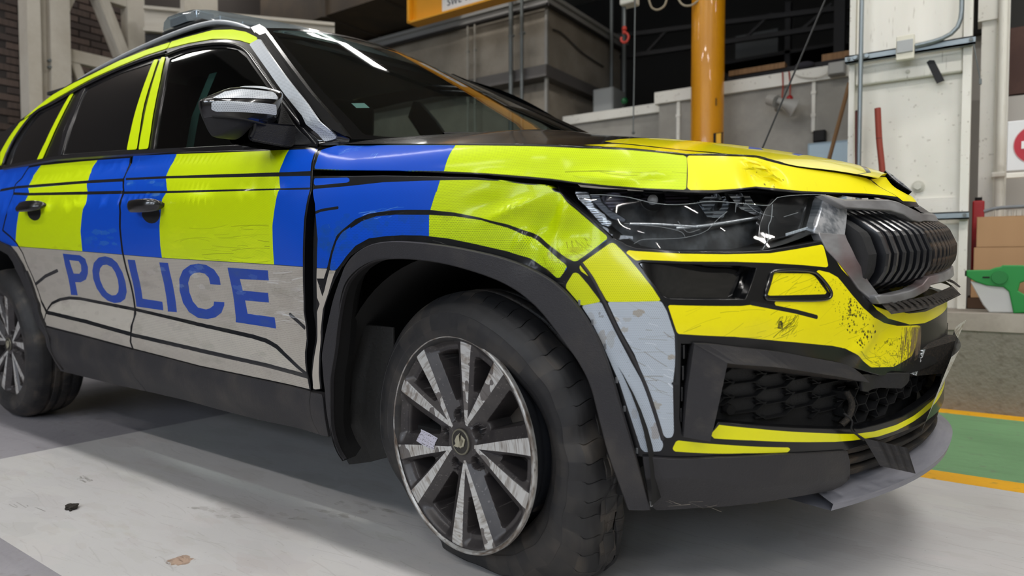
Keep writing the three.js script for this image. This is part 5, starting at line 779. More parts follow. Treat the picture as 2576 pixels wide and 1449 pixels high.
function tyreGeo(deform, sipes) {
  const prof = [], T = tyreProfile; for (let i = 0; i < T.length - 1; i++) for (let k = 0; k < 3; k++) { const t = k / 3; prof.push([T[i][0] + (T[i + 1][0] - T[i][0]) * t, T[i][1] + (T[i + 1][1] - T[i][1]) * t, i + t]); } prof.push([...T[T.length - 1], T.length - 1]);
  const cols = [0, .2, .40, .455, .475, .485, .5, .515, .525, .545, .60, .8], nP = sipes ? 52 : 0, us = []; if (nP) { for (let k = 0; k < nP; k++) for (const c of cols) us.push((k + c) / nP); us.push(1); } else for (let k = 0; k <= 220; k++) us.push(k / 220);
  return grid(us.length - 1, prof.length - 1, (u, v) => { const ui = Math.round(u * (us.length - 1)), q = Math.round(v * (prof.length - 1)); let [r, z, t] = prof[q], a = us[ui] * 6.2831853; if (nP) { const c = ui % cols.length, sh = sstep(8.8, 9.6, t) * (1 - sstep(11.6, 12.2, t)); if (c >= 5 && c <= 7) r -= .0036 * sh; a += (t - 11) * .012 * sh; } const p = [r * Math.cos(a), r * Math.sin(a), z]; return deform ? deform(p, r, a, z) : p; });
}
const barrelGeo = merge([lathe([[.2495, -.004], [.252, .001], [.2572, .001], [.2588, -.003], [.2585, -.011], [.250, -.015], [.2415, -.022], [.2385, -.040], [.228, -.062], [.222, -.075], [.221, -.165], [.238, -.188], [.254, -.196], [.256, -.204]])]);
const M_barrel = std({ color: 0x43464d, roughness: .32, metalness: .5, side: THREE.DoubleSide });
const lipGeo = lathe([[.2485, -.0035], [.2515, .0015], [.2572, .0016], [.2592, -.003], [.2588, -.011]], 160);
const capGeo = lathe([[.0, -.0155], [.028, -.0155], [.031, -.0165], [.033, -.022], [.034, -.03]], 48), ringGeo = lathe([[.0275, -.0150], [.0295, -.0138], [.0315, -.0150], [.0318, -.0175]], 48);
function wheel(label, pos, rot, spin, deform) {
  const g = new THREE.Group(); g.name = 'wheel'; g.userData.label = label; g.position.set(...pos); g.rotation.set(rot[0], rot[1], 0, 'YXZ'); car.add(g); car.updateMatrixWorld(true);
  const sp = (m) => { m.rotation.z = spin; return m; };
  sp(part('rim_face', faceGeo, M_face, g, 'dark grey rim face with scuffed silver strips on ten spokes'));
  part('rim_barrel', barrelGeo, M_barrel, g); part('rim_lip', lipGeo, M_lip, g, 'kerbed silver rim edge');
  sp(part('hub_cap', capGeo, std({ color: 0x2c2a27, roughness: .5 }), g)); sp(part('cap_ring', ringGeo, std({ color: 0x7d7a6c, roughness: .45, metalness: .5 }), g));
  sp(part('winged_arrow', wingedArrow((a, d, o) => [a, d, -.0155 + o * .5], .024), std({ color: 0xa9a48f, roughness: .5 }), g));
  for (let k = 0; k < 5; k++) { const a = V0 + R72 * (k + .5) + spin; part('wheel_bolt', at(new THREE.CylinderGeometry(.0105, .0105, .02, 6), .064 * Math.cos(a), .064 * Math.sin(a), -.046, Math.PI / 2), M.rubber, g); }
  part('brake_disc', lathe([[.06, -.10], [.17, -.10], [.17, -.125], [.06, -.125]], 64), std({ color: 0x6b645c, roughness: .45, metalness: .7 }), g);
  part('brake_calliper', at(rbox(.07, .16, .07, .015), .15, -.06, -.112), std({ color: 0x2a2522, roughness: .7 }), g);
  const mat = g.matrixWorld, inv = mat.clone().invert(), q = V(0, 0, 0);
  part('tyre', tyreGeo(deform ? (p, r, a, z) => deform(p, r, a, z, mat, inv, q) : null, !!deform), M_tyre, g, deform ? 'flat tyre pushed off its rim and folded on the floor' : undefined);
  return g;
}
const frontW = wheel('front wheel with a burst tyre and a kerbed alloy rim', [0, .373, .889], [-.0478, -.188], 0, (p, r, a, z, mat, inv, q) => {
  const deg = ((a * 180 / Math.PI + 180) % 360 + 360) % 360 - 180, k = (r - .236) / .124;
  const sh = sstep(75, 10, deg) * sstep(-175, -120, deg);
  const bul = Math.exp(-Math.pow((deg + 46) / 22, 2)), bul2 = Math.exp(-Math.pow((deg + 120) / 24, 2));
  let R = r + k * (.040 * bul + .004 * bul2 - .010 * sh * Math.exp(-Math.pow((deg - 10) / 30, 2)));
  let zz = z - sh * (.066 + .03 * k * bul) - .014 * (1 - sh) * k; if (sh > 0 && z < -.1) zz += sh * .05;
  const wr = sh * k * (.004 * Math.sin(a * 23 + z * 40) + .006 * Math.sin(a * 11 + 2)); R += wr;
  const x = R * Math.cos(a), y = R * Math.sin(a); q.set(x, y, zz).applyMatrix4(mat);
  const lim = .004 + .012 * (1 - clamp(k));
  if (q.y < lim + .05) { const t = q.y < lim ? lim + .0 : q.y; const pen = Math.max(0, lim + .02 - q.y); q.x += pen * .35 * (deg > -90 ? 1 : -1); q.z += pen * .25 * (z > -.1 ? 1 : -.6); q.y = q.y < lim ? lim : t; }
  q.applyMatrix4(inv); return [q.x, q.y, q.z];
});
part('sticker', (() => { const g = grid(10, 4, (u, v) => { const x = -.172 + u * .075, y = -.008 - v * .028 - u * .006, s = spoke(x, y); return [x, y, Math.max(s.z, -.03) + .0022]; }); return g; })(), std({ map: canvasTex(256, 96, (c) => { c.fillStyle = '#c9c6d4'; c.fillRect(0, 0, 256, 96); reseed(4); c.fillStyle = '#4b4848'; for (let i = 0; i < 160; i++) c.fillRect(rr(0, 256), Math.floor(rr(0, 4)) * 24 + rr(0, 14), rr(2, 14), rr(1, 3)); }), roughness: .6, side: THREE.DoubleSide }), frontW, 'small worn paper label on a spoke');
wheel('rear wheel with an intact tyre', [-2.791, .359, .885], [0, 0], .35, null);
{ const a = wheel('front wheel on the far side', [0, .30, -.885], [0, Math.PI], .1, null); void a; wheel('rear wheel on the far side', [-2.791, .245, -.885], [0, Math.PI], .7, null); }
// ================= the hall =================
const noiseA = dataTex(512, 512, (u, v) => .5 + .5 * (fbm(u * 24, v * 24, 4, 101, 24) - .5) * 2, false);
const concreteTex = (a, b, s, sc = 5) => dataTex(512, 512, (u, v) => { const n = fbm(u * sc, v * sc, 5, s, sc), m = fbm(u * sc * 12, v * sc * 12, 2, s + 7, sc * 12); return mixc(a, b, clamp((n - .3) * 2.2 * .8 + (m - .5) * .3)); });
const X0 = -9, X1 = 8, Z0 = -9, Z1 = 8, HY = 5.6;
const floorMat = (base, s) => std({ map: scaled(dataTex(1024, 1024, (u, v) => { const a = fbm(u * 5, v * 5, 5, s, 5), f = fbm(u * 60, v * 60, 3, s + 3, 60), st = fbm(u * 10, v * 90, 3, s + 5, 10); let c = mixc(base.map((q) => q * .90), base.map((q) => Math.min(255, q * 1.06)), a); c = mixc(c, base.map((q) => q * .8), Math.max(0, st - .6) * 1.2); if (f > .72) c = mixc(c, [110, 104, 98], (f - .72) * 2.2); return c; }), .5), roughness: .5, bumpMap: scaled(noiseA, 2.2), bumpScale: .0012 });
const nearTex = canvasTex(2048, 1214, (c, w, h) => {                       // light slab beside the car: marks where they lie
  const x0 = -2, x1 = 1.4, z0 = -.56, z1 = 1.37 + .085, kx = w / (x1 - x0), kz = h / (z1 - z0); reseed(77);
  c.fillStyle = '#c3c2c2'; c.fillRect(0, 0, w, h); c.setTransform(kx, 0, 0, kz, -x0 * kx, -z0 * kz);
  const A = [[x0, z0], [x1, z0], [x1, z1], [x0, z1]];
  patches(c, A, 260, { size: [.03, .22], color: '#d2d0cd', alpha: .16, flatten: .5 }); patches(c, A, 220, { size: [.02, .16], color: '#a09c98', alpha: .14, flatten: .45 });
  smears(c, A, 2600, { len: [.02, .14], wid: [.0008, .0034], ang: 0, spread: .25, color: '#8d8986', alpha: .24 }); specks(c, A, 1400, { size: [.0006, .0022], color: '#5a5652', alpha: .6 }); for (const [x, z] of [[-1.42, 1.04], [-1.05, 1.3], [-.62, 1.12], [-1.75, 1.2], [-1.3, .98], [-.9, 1.22]]) patches(c, [[x - .25, z - .12], [x + .25, z - .12], [x + .25, z + .12], [x - .25, z + .12]], 22, { size: [.02, .07], color: '#aaa59c', alpha: .13, flatten: .35 }); smears(c, A, 300, { len: [.03, .2], wid: [.0006, .0016], ang: .2, spread: .5, color: '#d4d2ce', alpha: .3 });
  const oil = [[-.95, 1.045], [-.80, 1.06], [-.70, .98], [-.55, .90], [-.42, .84], [-.50, .80], [-.66, .84], [-.80, .95]]; patches(c, oil, 60, { size: [.01, .03], color: '#6b6761', alpha: .28, flatten: .5 }); patches(c, [[-.60, .72], [-.3, .70], [-.34, .78], [-.6, .79]], 26, { size: [.01, .03], color: '#6b6761', alpha: .2, flatten: .4 });
  for (const [x, z, r, col] of [[-.60, 1.25, .034, '#a58f7e'], [-.595, 1.252, .026, '#b59d8a']]) { c.fillStyle = col; c.globalAlpha = .95; c.beginPath(); for (let k = 0; k < 24; k++) { const t = k / 24 * 6.283, q = r * rr(.7, 1.1); c[k ? 'lineTo' : 'moveTo'](x + Math.cos(t) * q, z + Math.sin(t) * q * .8); } c.fill(); }
  smears(c, [[-.63, 1.225], [-.57, 1.225], [-.57, 1.28], [-.63, 1.28]], 34, { len: [.006, .02], wid: [.0006, .0018], spread: 3, color: '#5e4a3e', alpha: .8 });
  smears(c, [[-1.53, 1.085], [-1.44, 1.085], [-1.44, 1.12], [-1.53, 1.12]], 26, { len: [.01, .04], wid: [.001, .004], spread: .3, color: '#6d6a66', alpha: .7 });
  smears(c, [[-1.45, 1.33], [-1.25, 1.30], [-1.25, 1.36], [-1.4, 1.38]], 6, { len: [.03, .1], wid: [.001, .0024], spread: .1, color: '#4a4744', alpha: .7 }); c.globalAlpha = 1;
});
const slab = (x0, x1, z0, z1, m, unit) => { const g = box(x0, x1, -.3, 0, z0, z1); if (unit) { const p = g.attributes.position, uv = g.attributes.uv; for (let i = 0; i < p.count; i++) uv.setXY(i, (p.getX(i) - x0) / (x1 - x0), 1 - (p.getZ(i) - z0) / (z1 - z0)); } return [g, m]; };
const greyF = floorMat([182, 181, 180], 201), purpF = floorMat([150, 148, 154], 211), greenF = floorMat([112, 156, 112], 221), yellF = floorMat([238, 176, 16], 231);
const floor = struct('floor', box(X0, X1, -.32, -.3, Z0, Z1), greyF);
const fl = (n, a, label) => { const m = mesh(n, a[0], a[1], floor); if (label) m.userData.label = label; return m; };
fl('floor_slab', slab(-2, 1.4, -.56, 1.455, std({ map: nearTex, roughness: .46, bumpMap: scaled(noiseA, 3, 2), bumpScale: .001 }), true), 'light grey painted floor with scuffs, a chip and oil marks');
fl('floor_slab', slab(1.4, X1, -.56, Z1, greyF)); fl('floor_slab', slab(X0, -2, -.56, Z1, purpF), 'darker grey floor'); fl('floor_slab', slab(-2, 1.4, 1.455, Z1, purpF), 'darker grey floor');
fl('line_paint', slab(X0, X1, -.68, -.56, yellF), 'yellow painted line'); fl('walkway_paint', slab(X0, X1, -1.79, -.68, greenF), 'green painted walkway'); fl('line_paint', slab(X0, X1, -1.90, -1.79, yellF), 'yellow painted line'); fl('floor_slab', slab(X0, X1, Z0, -1.90, greyF));

const brickish = std({ map: scaled(concreteTex([96, 88, 82], [128, 118, 108], 301), .5), roughness: .9 });
const wallGrey = std({ map: scaled(concreteTex([150, 147, 140], [176, 173, 165], 311), .6), roughness: .85 });
const wallDark = std({ color: 0x2a2927, roughness: .9 });
const cream = std({ map: scaled(dataTex(512, 512, (u, v) => { const n = fbm(u * 6, v * 6, 4, 331, 6), f = fbm(u * 70, v * 70, 2, 333, 70); let c = mixc([236, 234, 226], [222, 219, 208], n); if (f > .8) c = mixc(c, [120, 110, 96], (f - .8) * 3); return c; }), .8), roughness: .5 });
const steel = std({ color: 0x8b9498, roughness: .4, metalness: .75 }), steelDull = std({ color: 0x6f7474, roughness: .55, metalness: .5 });
struct('wall_back', box(X0, X1, 0, HY, Z0 - .2, Z0), wallDark); struct('wall_right', box(X1, X1 + .2, 0, HY, Z0, Z1), wallGrey); struct('wall_front', [box(X0, X1, 0, 2.6, Z1, Z1 + .2), box(X0, X1, 3.9, HY, Z1, Z1 + .2), ...[[X0, -4.6], [-1.9, -1.0], [1.7, 2.6], [5.3, X1]].map(([a, b]) => box(a, b, 2.6, 3.9, Z1, Z1 + .2))], wallGrey);
struct('ceiling', box(X0, X1, HY, HY + .2, Z0, Z1), std({ color: 0x8d8a84, roughness: .95 }));
for (let i = 0; i < 7; i++) struct('trim_' + (10 + i), box(-8 + i * 2.4, -7.8 + i * 2.4, 5.2, HY, Z0, Z1), std({ color: 0x6f6e6a, roughness: .7 }));
// left wall with its bricks
{
  const w = struct('wall_left', box(-7.3, -7.1, 0, HY, Z0, Z1), std({ color: 0x3d3835, roughness: .95 }));
  struct('wall_rear', box(X0, -7.3, 0, HY, Z0, Z1), wallDark);
  const tone = [[84, 72, 66], [74, 64, 60], [94, 80, 73], [78, 66, 60]].map((c, i) => std({ map: scaled(dataTex(64, 64, (u, v) => { const n = fbm(u * 6, v * 6, 3, 340 + i, 6); return c.map((q) => q * (.8 + .4 * n)); }), 4), roughness: .95 }));
  reseed(19); const gs = [0, 1, 2].map((i) => rbox(.03, .063, .213 + i * .001, .004, 1)); let n = 0;
  for (let row = 0; row < 26; row++) for (let k = 0; k < 11; k++) { if (n >= 290) break; const y = 1.75 + row * .075, z = -2.9 + k * .225 + (row & 1 ? .112 : 0); if (y > 3.7) continue; const m = mesh('brick', gs[n % 3], tone[Math.floor(rnd() * 4)], w); m.position.set(-7.095 + rr(-.004, .004), y, z); n++; }
}
// windows behind the camera: lit panes with glazing bars
{
  let k = 0; const pane = std({ color: 0xdfe8f2, emissive: 0xdfeaf8, emissiveIntensity: 7, roughness: .3 }), frame = std({ color: 0xc9c9c4, roughness: .5 });
  for (const [a, b] of [[-4.6, -1.9], [-1.0, 1.7], [2.6, 5.3]]) {
    k++; const w = struct('window_' + k, [box(a, b, 2.6, 2.66, Z1, Z1 + .1), box(a, b, 3.84, 3.9, Z1, Z1 + .1), box(a, a + .06, 2.66, 3.84, Z1, Z1 + .1), box(b - .06, b, 2.66, 3.84, Z1, Z1 + .1)], frame);
    for (let i = 0; i < 3; i++) for (let j = 0; j < 2; j++) { const px = a + .06 + (b - a - .12) * i / 3, py = 2.66 + 1.18 * j / 2; mesh('pane', box(px + .02, px + (b - a - .12) / 3 - .02, py + .02, py + 1.18 / 2 - .02, Z1 + .05, Z1 + .06), pane, w); }
    for (let i = 1; i < 3; i++) { mesh('glazing_bar', box(a + (b - a) * i / 3 - .025, a + (b - a) * i / 3 + .025, 2.66, 3.84, Z1 + .02, Z1 + .08), frame, w); } mesh('glazing_bar', box(a, b, 3.225, 3.275, Z1 + .02, Z1 + .08), frame, w);
    const l = new THREE.RectAreaLight(0xdfeaf8, WINDOW_POWER, b - a - .1, 1.2); l.position.set((a + b) / 2, 3.25, Z1 - .02); l.lookAt((a + b) / 2, 3.25, 0); scene.add(l);
  }
}
// strip lamps
{
  const glow = std({ color: 0xffffff, emissive: new THREE.Color(LAMP_COLOR), emissiveIntensity: 9, roughness: .4 }), body2 = std({ color: 0xd8d8d4, roughness: .5 });
  LAMPS.forEach(([x, z, p], i) => {
    const g = group('strip_lamp', ['strip lamp over the rear of the car', 'strip lamp above the car roof', 'strip lamp above the front wing', 'strip lamp above the green walkway', 'strip lamp nearest the right wall', 'strip lamp behind the camera, leftmost', 'strip lamp behind the camera, second', 'strip lamp behind the camera, third', 'strip lamp behind the camera, rightmost', 'strip lamp by the steel frame', 'strip lamp by the concrete block', 'strip lamp by the cream column', 'strip lamp right of the cream column'][i], 'lamp'); g.position.set(x, 5.0, z);
    mesh('housing', box(-.78, .78, .03, .10, -.11, .11), body2, g); mesh('tube', box(-.74, .74, 0, .03, -.085, .085), glow, g); mesh('hanger', [cyl(V(-.6, .1, 0), V(-.6, .6, 0), .006), cyl(V(.6, .1, 0), V(.6, .6, 0), .006)], steel, g);
    const l = new THREE.RectAreaLight(LAMP_COLOR, LAMP_POWER * p, 1.48, .17); l.position.set(x, 4.985, z); l.lookAt(x, 0, z); scene.add(l);
  });
}
// plinth behind the walkway
struct('plinth', box(-6.9, X1, 0, .49, -4.6, -1.9), std({ map: scaled(dataTex(512, 512, (u, v) => { const n = fbm(u * 4, v * 4, 5, 361, 4), f = fbm(u * 40, v * 40, 3, 363, 40); return mixc(mixc([150, 142, 134], [118, 114, 104], n), [90, 80, 70], Math.max(0, f - .6) * 1.5); }), .9), roughness: .85, bumpMap: scaled(noiseA, 3), bumpScale: .003 }));
struct('trim_1', box(-6.9, X1, .405, .492, -1.93, -1.893), std({ map: scaled(concreteTex([178, 168, 160], [150, 140, 132], 371, 6), 1), roughness: .8 }));
// cream steel column with its fittings
{
  const c = group('steel_column', 'wide cream painted steel column behind the bonnet', 'column'); c.position.set(.36, .49, -2.3);
  mesh('web', box(.03, .56, 0, 5.1, -.10, -.06), cream, c); mesh('flange', box(0, .03, 0, 5.1, -.30, 0), cream, c); mesh('flange', box(.56, .60, 0, 5.1, -.30, 0), cream, c);
  mesh('upper_plate', rbox(.53, 3.8, .03, .012, 3).translate(.295, 1.30 + 1.9, -.035), cream, c); mesh('base_plate', box(.03, .56, .0, .62, -.07, -.05), cream, c);
  for (const [x, y, z, k] of [[.36, .69, -.06, 1], [.30, 1.34, -.02, .35], [.07, .30, -.05, 1]]) { mesh('bolt', cyl(V(x, y, z), V(x, y, z + .03 * k), .022 * k, .022 * k, 6), std({ color: 0xcfcdc2, roughness: .5 }), c); mesh('washer', cyl(V(x, y, z), V(x, y, z + .014 * k), .032 * k, .032 * k, 20), std({ color: 0xc4c2b6, roughness: .5 }), c); }
  const s1 = group('strut_channel', 'upper galvanised channel across the cream column', 'bracket', 'galvanised channels on the cream column'); delete s1.userData.group; mesh('channel', [box(.345, .975, 1.915, 1.955, -2.27, -2.25), box(.345, .975, 1.915, 1.922, -2.30, -2.25), box(.345, .975, 1.948, 1.955, -2.30, -2.25)], steel, s1);
  for (const x of [.365, .395, .45, .955]) mesh('bolt', cyl(V(x, 1.935, -2.25), V(x, 1.935, -2.24), .010, .010, 6), steelDull, s1);
  const s2 = group('strut_channel', 'lower galvanised channel across the cream column beside the grille', 'bracket'); mesh('channel', [box(.345, .965, .98, 1.02, -2.27, -2.25), box(.345, .965, .98, .987, -2.30, -2.25), box(.345, .965, 1.013, 1.02, -2.30, -2.25)], steel, s2); mesh('bolt', cyl(V(.945, 1.0, -2.25), V(.945, 1.0, -2.24), .010, .010, 6), steelDull, s2);
  const p = group('conduit_pipe', 'straight vertical grey conduit on the cream column', 'pipe'); mesh('pipe', cyl(V(.43, .49, -2.235), V(.43, 5.2, -2.235), .0125), steel, p); mesh('clamp', [at(rbox(.07, .03, .012, .003), .43, 1.935, -2.243)], steelDull, p); mesh('screw', [cyl(V(.40, 1.935, -2.243), V(.40, 1.935, -2.23), .011), cyl(V(.46, 1.935, -2.243), V(.46, 1.935, -2.23), .011)], steel, p);
  const q = group('conduit_pipe', 'bent grey conduit running up from the junction box', 'pipe'); mesh('pipe', tube([[.70, 1.945, -2.23], [.80, 1.955, -2.23], [.86, 1.975, -2.23], [.895, 2.01, -2.23], [.908, 2.06, -2.23], [.910, 2.2, -2.23], [.910, 5.2, -2.23]], .012, 80, 10), steel, q);
  const j = group('junction_box', 'cream junction box with a grey cover on the upper channel', 'junction box'); mesh('box', at(rbox(.088, .135, .035, .006), .653, 1.94, -2.225), std({ color: 0xd9d6c6, roughness: .5 }), j); mesh('cover', at(rbox(.078, .068, .01, .003), .652, 1.945, -2.205), std({ color: 0xa9acad, roughness: .5 }), j);
  const t = group('tape_strip', 'short strip of black tape stuck on the cream column', 'tape'); mesh('tape', panel((x, y, o) => [x, y, -2.3175 + o], [[.752, 1.868], [.764, 1.876], [.785, 1.872], [.835, 1.752], [.822, 1.75], [.803, 1.742]], { thick: .002, cell: .05 }), std({ color: 0x101012, roughness: .6 }), t);
  for (const [n, pts, l] of [[0, [[.425, .49, -2.272], [.428, 1.1, -2.272], [.419, 1.4, -2.272], [.416, 1.63, -2.272]], 'dark red hose end standing behind the conduit'], [1, [[.57, .49, -2.18], [.565, 1.0, -2.18], [.556, 1.25, -2.19], [.535, 1.45, -2.2], [.525, 1.62, -2.2]], 'rust red hose end standing against the cream column']]) { const h = group('hose', l, 'hose'); const hp = tube(pts, .0165, 60, 12); mesh('tube', hp, std({ color: n ? 0x8c3626 : 0x5c2420, roughness: .6 }), h); const e = pts[3]; mesh('opening', cyl(V(e[0], e[1] - .004, e[2]), V(e[0], e[1] + .004, e[2]), .017, .015), std({ color: 0x2a1512, roughness: .8 }), h); }
  const h = group('wire_hanger', 'thin wire hanging from the end of the upper channel', 'wire'); mesh('wire', tube([[.965, 1.93, -2.26], [.975, 1.86, -2.26], [1.0, 1.72, -2.27]], .0035, 20, 6), steelDull, h); mesh('end_clip', at(rbox(.014, .03, .014, .003), 1.0, 1.71, -2.27), steelDull, h);
}
// second column and what lies right of it
{
  const c = group('steel_column', 'narrow cream column further back at the right edge', 'column'); c.position.set(1.0, .49, -2.9); mesh('post', box(0, .075, 0, 1.72, -.10, 0), cream, c); mesh('head', box(-.02, .09, 1.72, 5.1, -.14, .02), cream, c); mesh('side_flange', box(.075, .14, 0, 5.1, -.14, -.05), cream, c);
  const pp = group('drain_pipe', 'pale round pipe beside the narrow cream column', 'pipe'); mesh('pipe', cyl(V(1.105, .49, -2.86), V(1.105, 5.2, -2.86), .025), cream, pp); mesh('clip', at(rbox(.07, .03, .05, .006), 1.10, 1.27, -2.85), cream, pp);
  struct('wall_side', [box(.9, 4, .49, 1.80, -3.4, -3.2), box(.9, 4, 1.80, 5.2, -3.5, -3.3)], std({ color: 0xb7b3ad, roughness: .8 })); struct('trim_2', box(1.14, 4, 1.82, 2.24, -3.31, -3.24), std({ map: scaled(concreteTex([74, 52, 46], [92, 66, 58], 381), 1), roughness: .85 })); struct('trim_3', box(.9, 4, 2.24, 5.2, -3.31, -3.24), wallDark);
  const s = group('no_entry_sign', 'white square board with a red no entry disc', 'sign'); s.position.set(1.27, 1.40, -2.6);
  mesh('board', at(rbox(.28, .28, .012, .006), 0, 0, 0), std({ color: 0xdfe0e2, roughness: .45 }), s); mesh('ring', cyl(V(0, 0, .004), V(0, 0, .0085), .112, .112, 64), std({ color: 0xc9a0a0, roughness: .5 }), s); mesh('disc', cyl(V(0, 0, .005), V(0, 0, .010), .108, .108, 64), std({ color: 0xb3152a, roughness: .45 }), s); mesh('stripe', at(rbox(.15, .042, .004, .001), 0, 0, .0115), std({ color: 0xeceaea, roughness: .45 }), s);
  mesh('lower_board', at(rbox(.28, .03, .02, .004), .0, -.165, 0), cream, s);
  const card = std({ map: scaled(dataTex(256, 256, (u, v) => { const n = fbm(u * 5, v * 60, 3, 391, 5); return mixc([186, 148, 110], [168, 130, 94], n); }), 2), roughness: .85 }), cardD = std({ color: 0x4a3526, roughness: .9 });
  const bx = (y0, y1, x0, l, m = card) => { const g = group('cardboard_box', l, 'box'); g.position.set(x0 + .25, y0, -2.48); const h = y1 - y0; mesh('carton', at(rbox(.5, h - .003, .34, .004), 0, h / 2, 0), m, g); for (const e of [.086, -.086]) mesh('flap', at(rbox(.5, .003, .168, .001), 0, h - .0005, e), m, g); return g; };
  bx(.49, .55, .965, 'dark lowest cardboard box behind the green sprayer', cardD); bx(.55, .70, .98, 'second lowest cardboard box, half hidden by the green sprayer', card); bx(.70, .825, .99, 'brown cardboard box, second from the top of the stack'); bx(.825, .99, 1.0, 'brown cardboard box on top of the stack, under the brush');
  const br = group('brush', 'wide brush with white bristles and a grey back on the boxes', 'brush'); br.position.set(1.22, 1.0, -2.36); mesh('back', tube([[-.19, .022, 0], [-.14, .036, 0], [0, .042, 0], [.2, .042, 0]], .010, 30, 8), std({ color: 0x6e7277, roughness: .5 }), br); reseed(33); const bs = []; for (let i = 0; i < 60; i++) { const x = -.17 + i * .0062; bs.push(cyl(V(x, .03, rr(-.008, .008)), V(x + rr(-.003, .003), -.008, rr(-.014, .014)), .0014, .0014, 4)); } const bm = mesh('bristles', bs, std({ color: 0xd9d5c8, roughness: .8 }), br); bm.userData.kind = 'stuff';
  const rd = group('red_container', 'small red container peeking out behind the boxes', 'container'); mesh('can', at(rbox(.06, .62, .06, .01), 1.005, .80, -2.72), std({ color: 0xa51d22, roughness: .45 }), rd); mesh('cap', cyl(V(1.005, 1.11, -2.72), V(1.005, 1.13, -2.72), .018), M.blackMatt, rd);
  const sp = group('cordless_sprayer', 'green cordless sprayer with a white tank lying on the plinth', 'sprayer'); sp.position.set(1.1, .49, -2.08);
  const ex = (pts, d, z = 0) => { const s2 = new THREE.Shape(pts.map(([x, y]) => new THREE.Vector2(x - 1.1, y - .49))); return new THREE.ExtrudeGeometry(s2, { depth: d, bevelSize: .006, bevelThickness: .006, bevelSegments: 3 }).translate(0, 0, z); };
  const gB = [[.968, .698], [1.06, .70], [1.085, .712], [1.105, .716], [1.115, .724], [1.19, .724], [1.215, .714], [1.40, .714], [1.44, .66], [1.36, .655], [1.21, .66], [1.178, .645], [1.17, .60], [1.205, .575], [1.21, .50], [1.165, .495], [1.145, .60], [1.12, .625], [1.05, .632], [1.0, .652], [.968, .676]], gG = std({ color: 0x1f8a3c, roughness: .45 });
  mesh('body', ex(gB, .07, -.035), gG, sp); mesh('tank', ex([[.985, .642], [1.05, .628], [1.115, .618], [1.135, .605], [1.165, .497], [1.065, .495], [1.04, .53]], .05, -.025), phy({ color: 0xdcdedd, roughness: .4, transmission: .25, thickness: 0 }), sp); mesh('handle', ex([[1.22, .50], [1.26, .50], [1.33, .66], [1.28, .66]], .05, -.025), gG, sp);
  mesh('dial', cyl(V(.0, .178, .03), V(.0, .178, .052), .036, .033, 32), std({ color: 0x1b7a35, roughness: .4 }), sp); mesh('nozzle', cyl(V(-.145, .197, 0), V(-.118, .197, 0), .014, .018), M.blackMatt, sp); mesh('slot', at(rbox(.03, .008, .01, .002), -.055, .178, .04), M.blackMatt, sp);
}
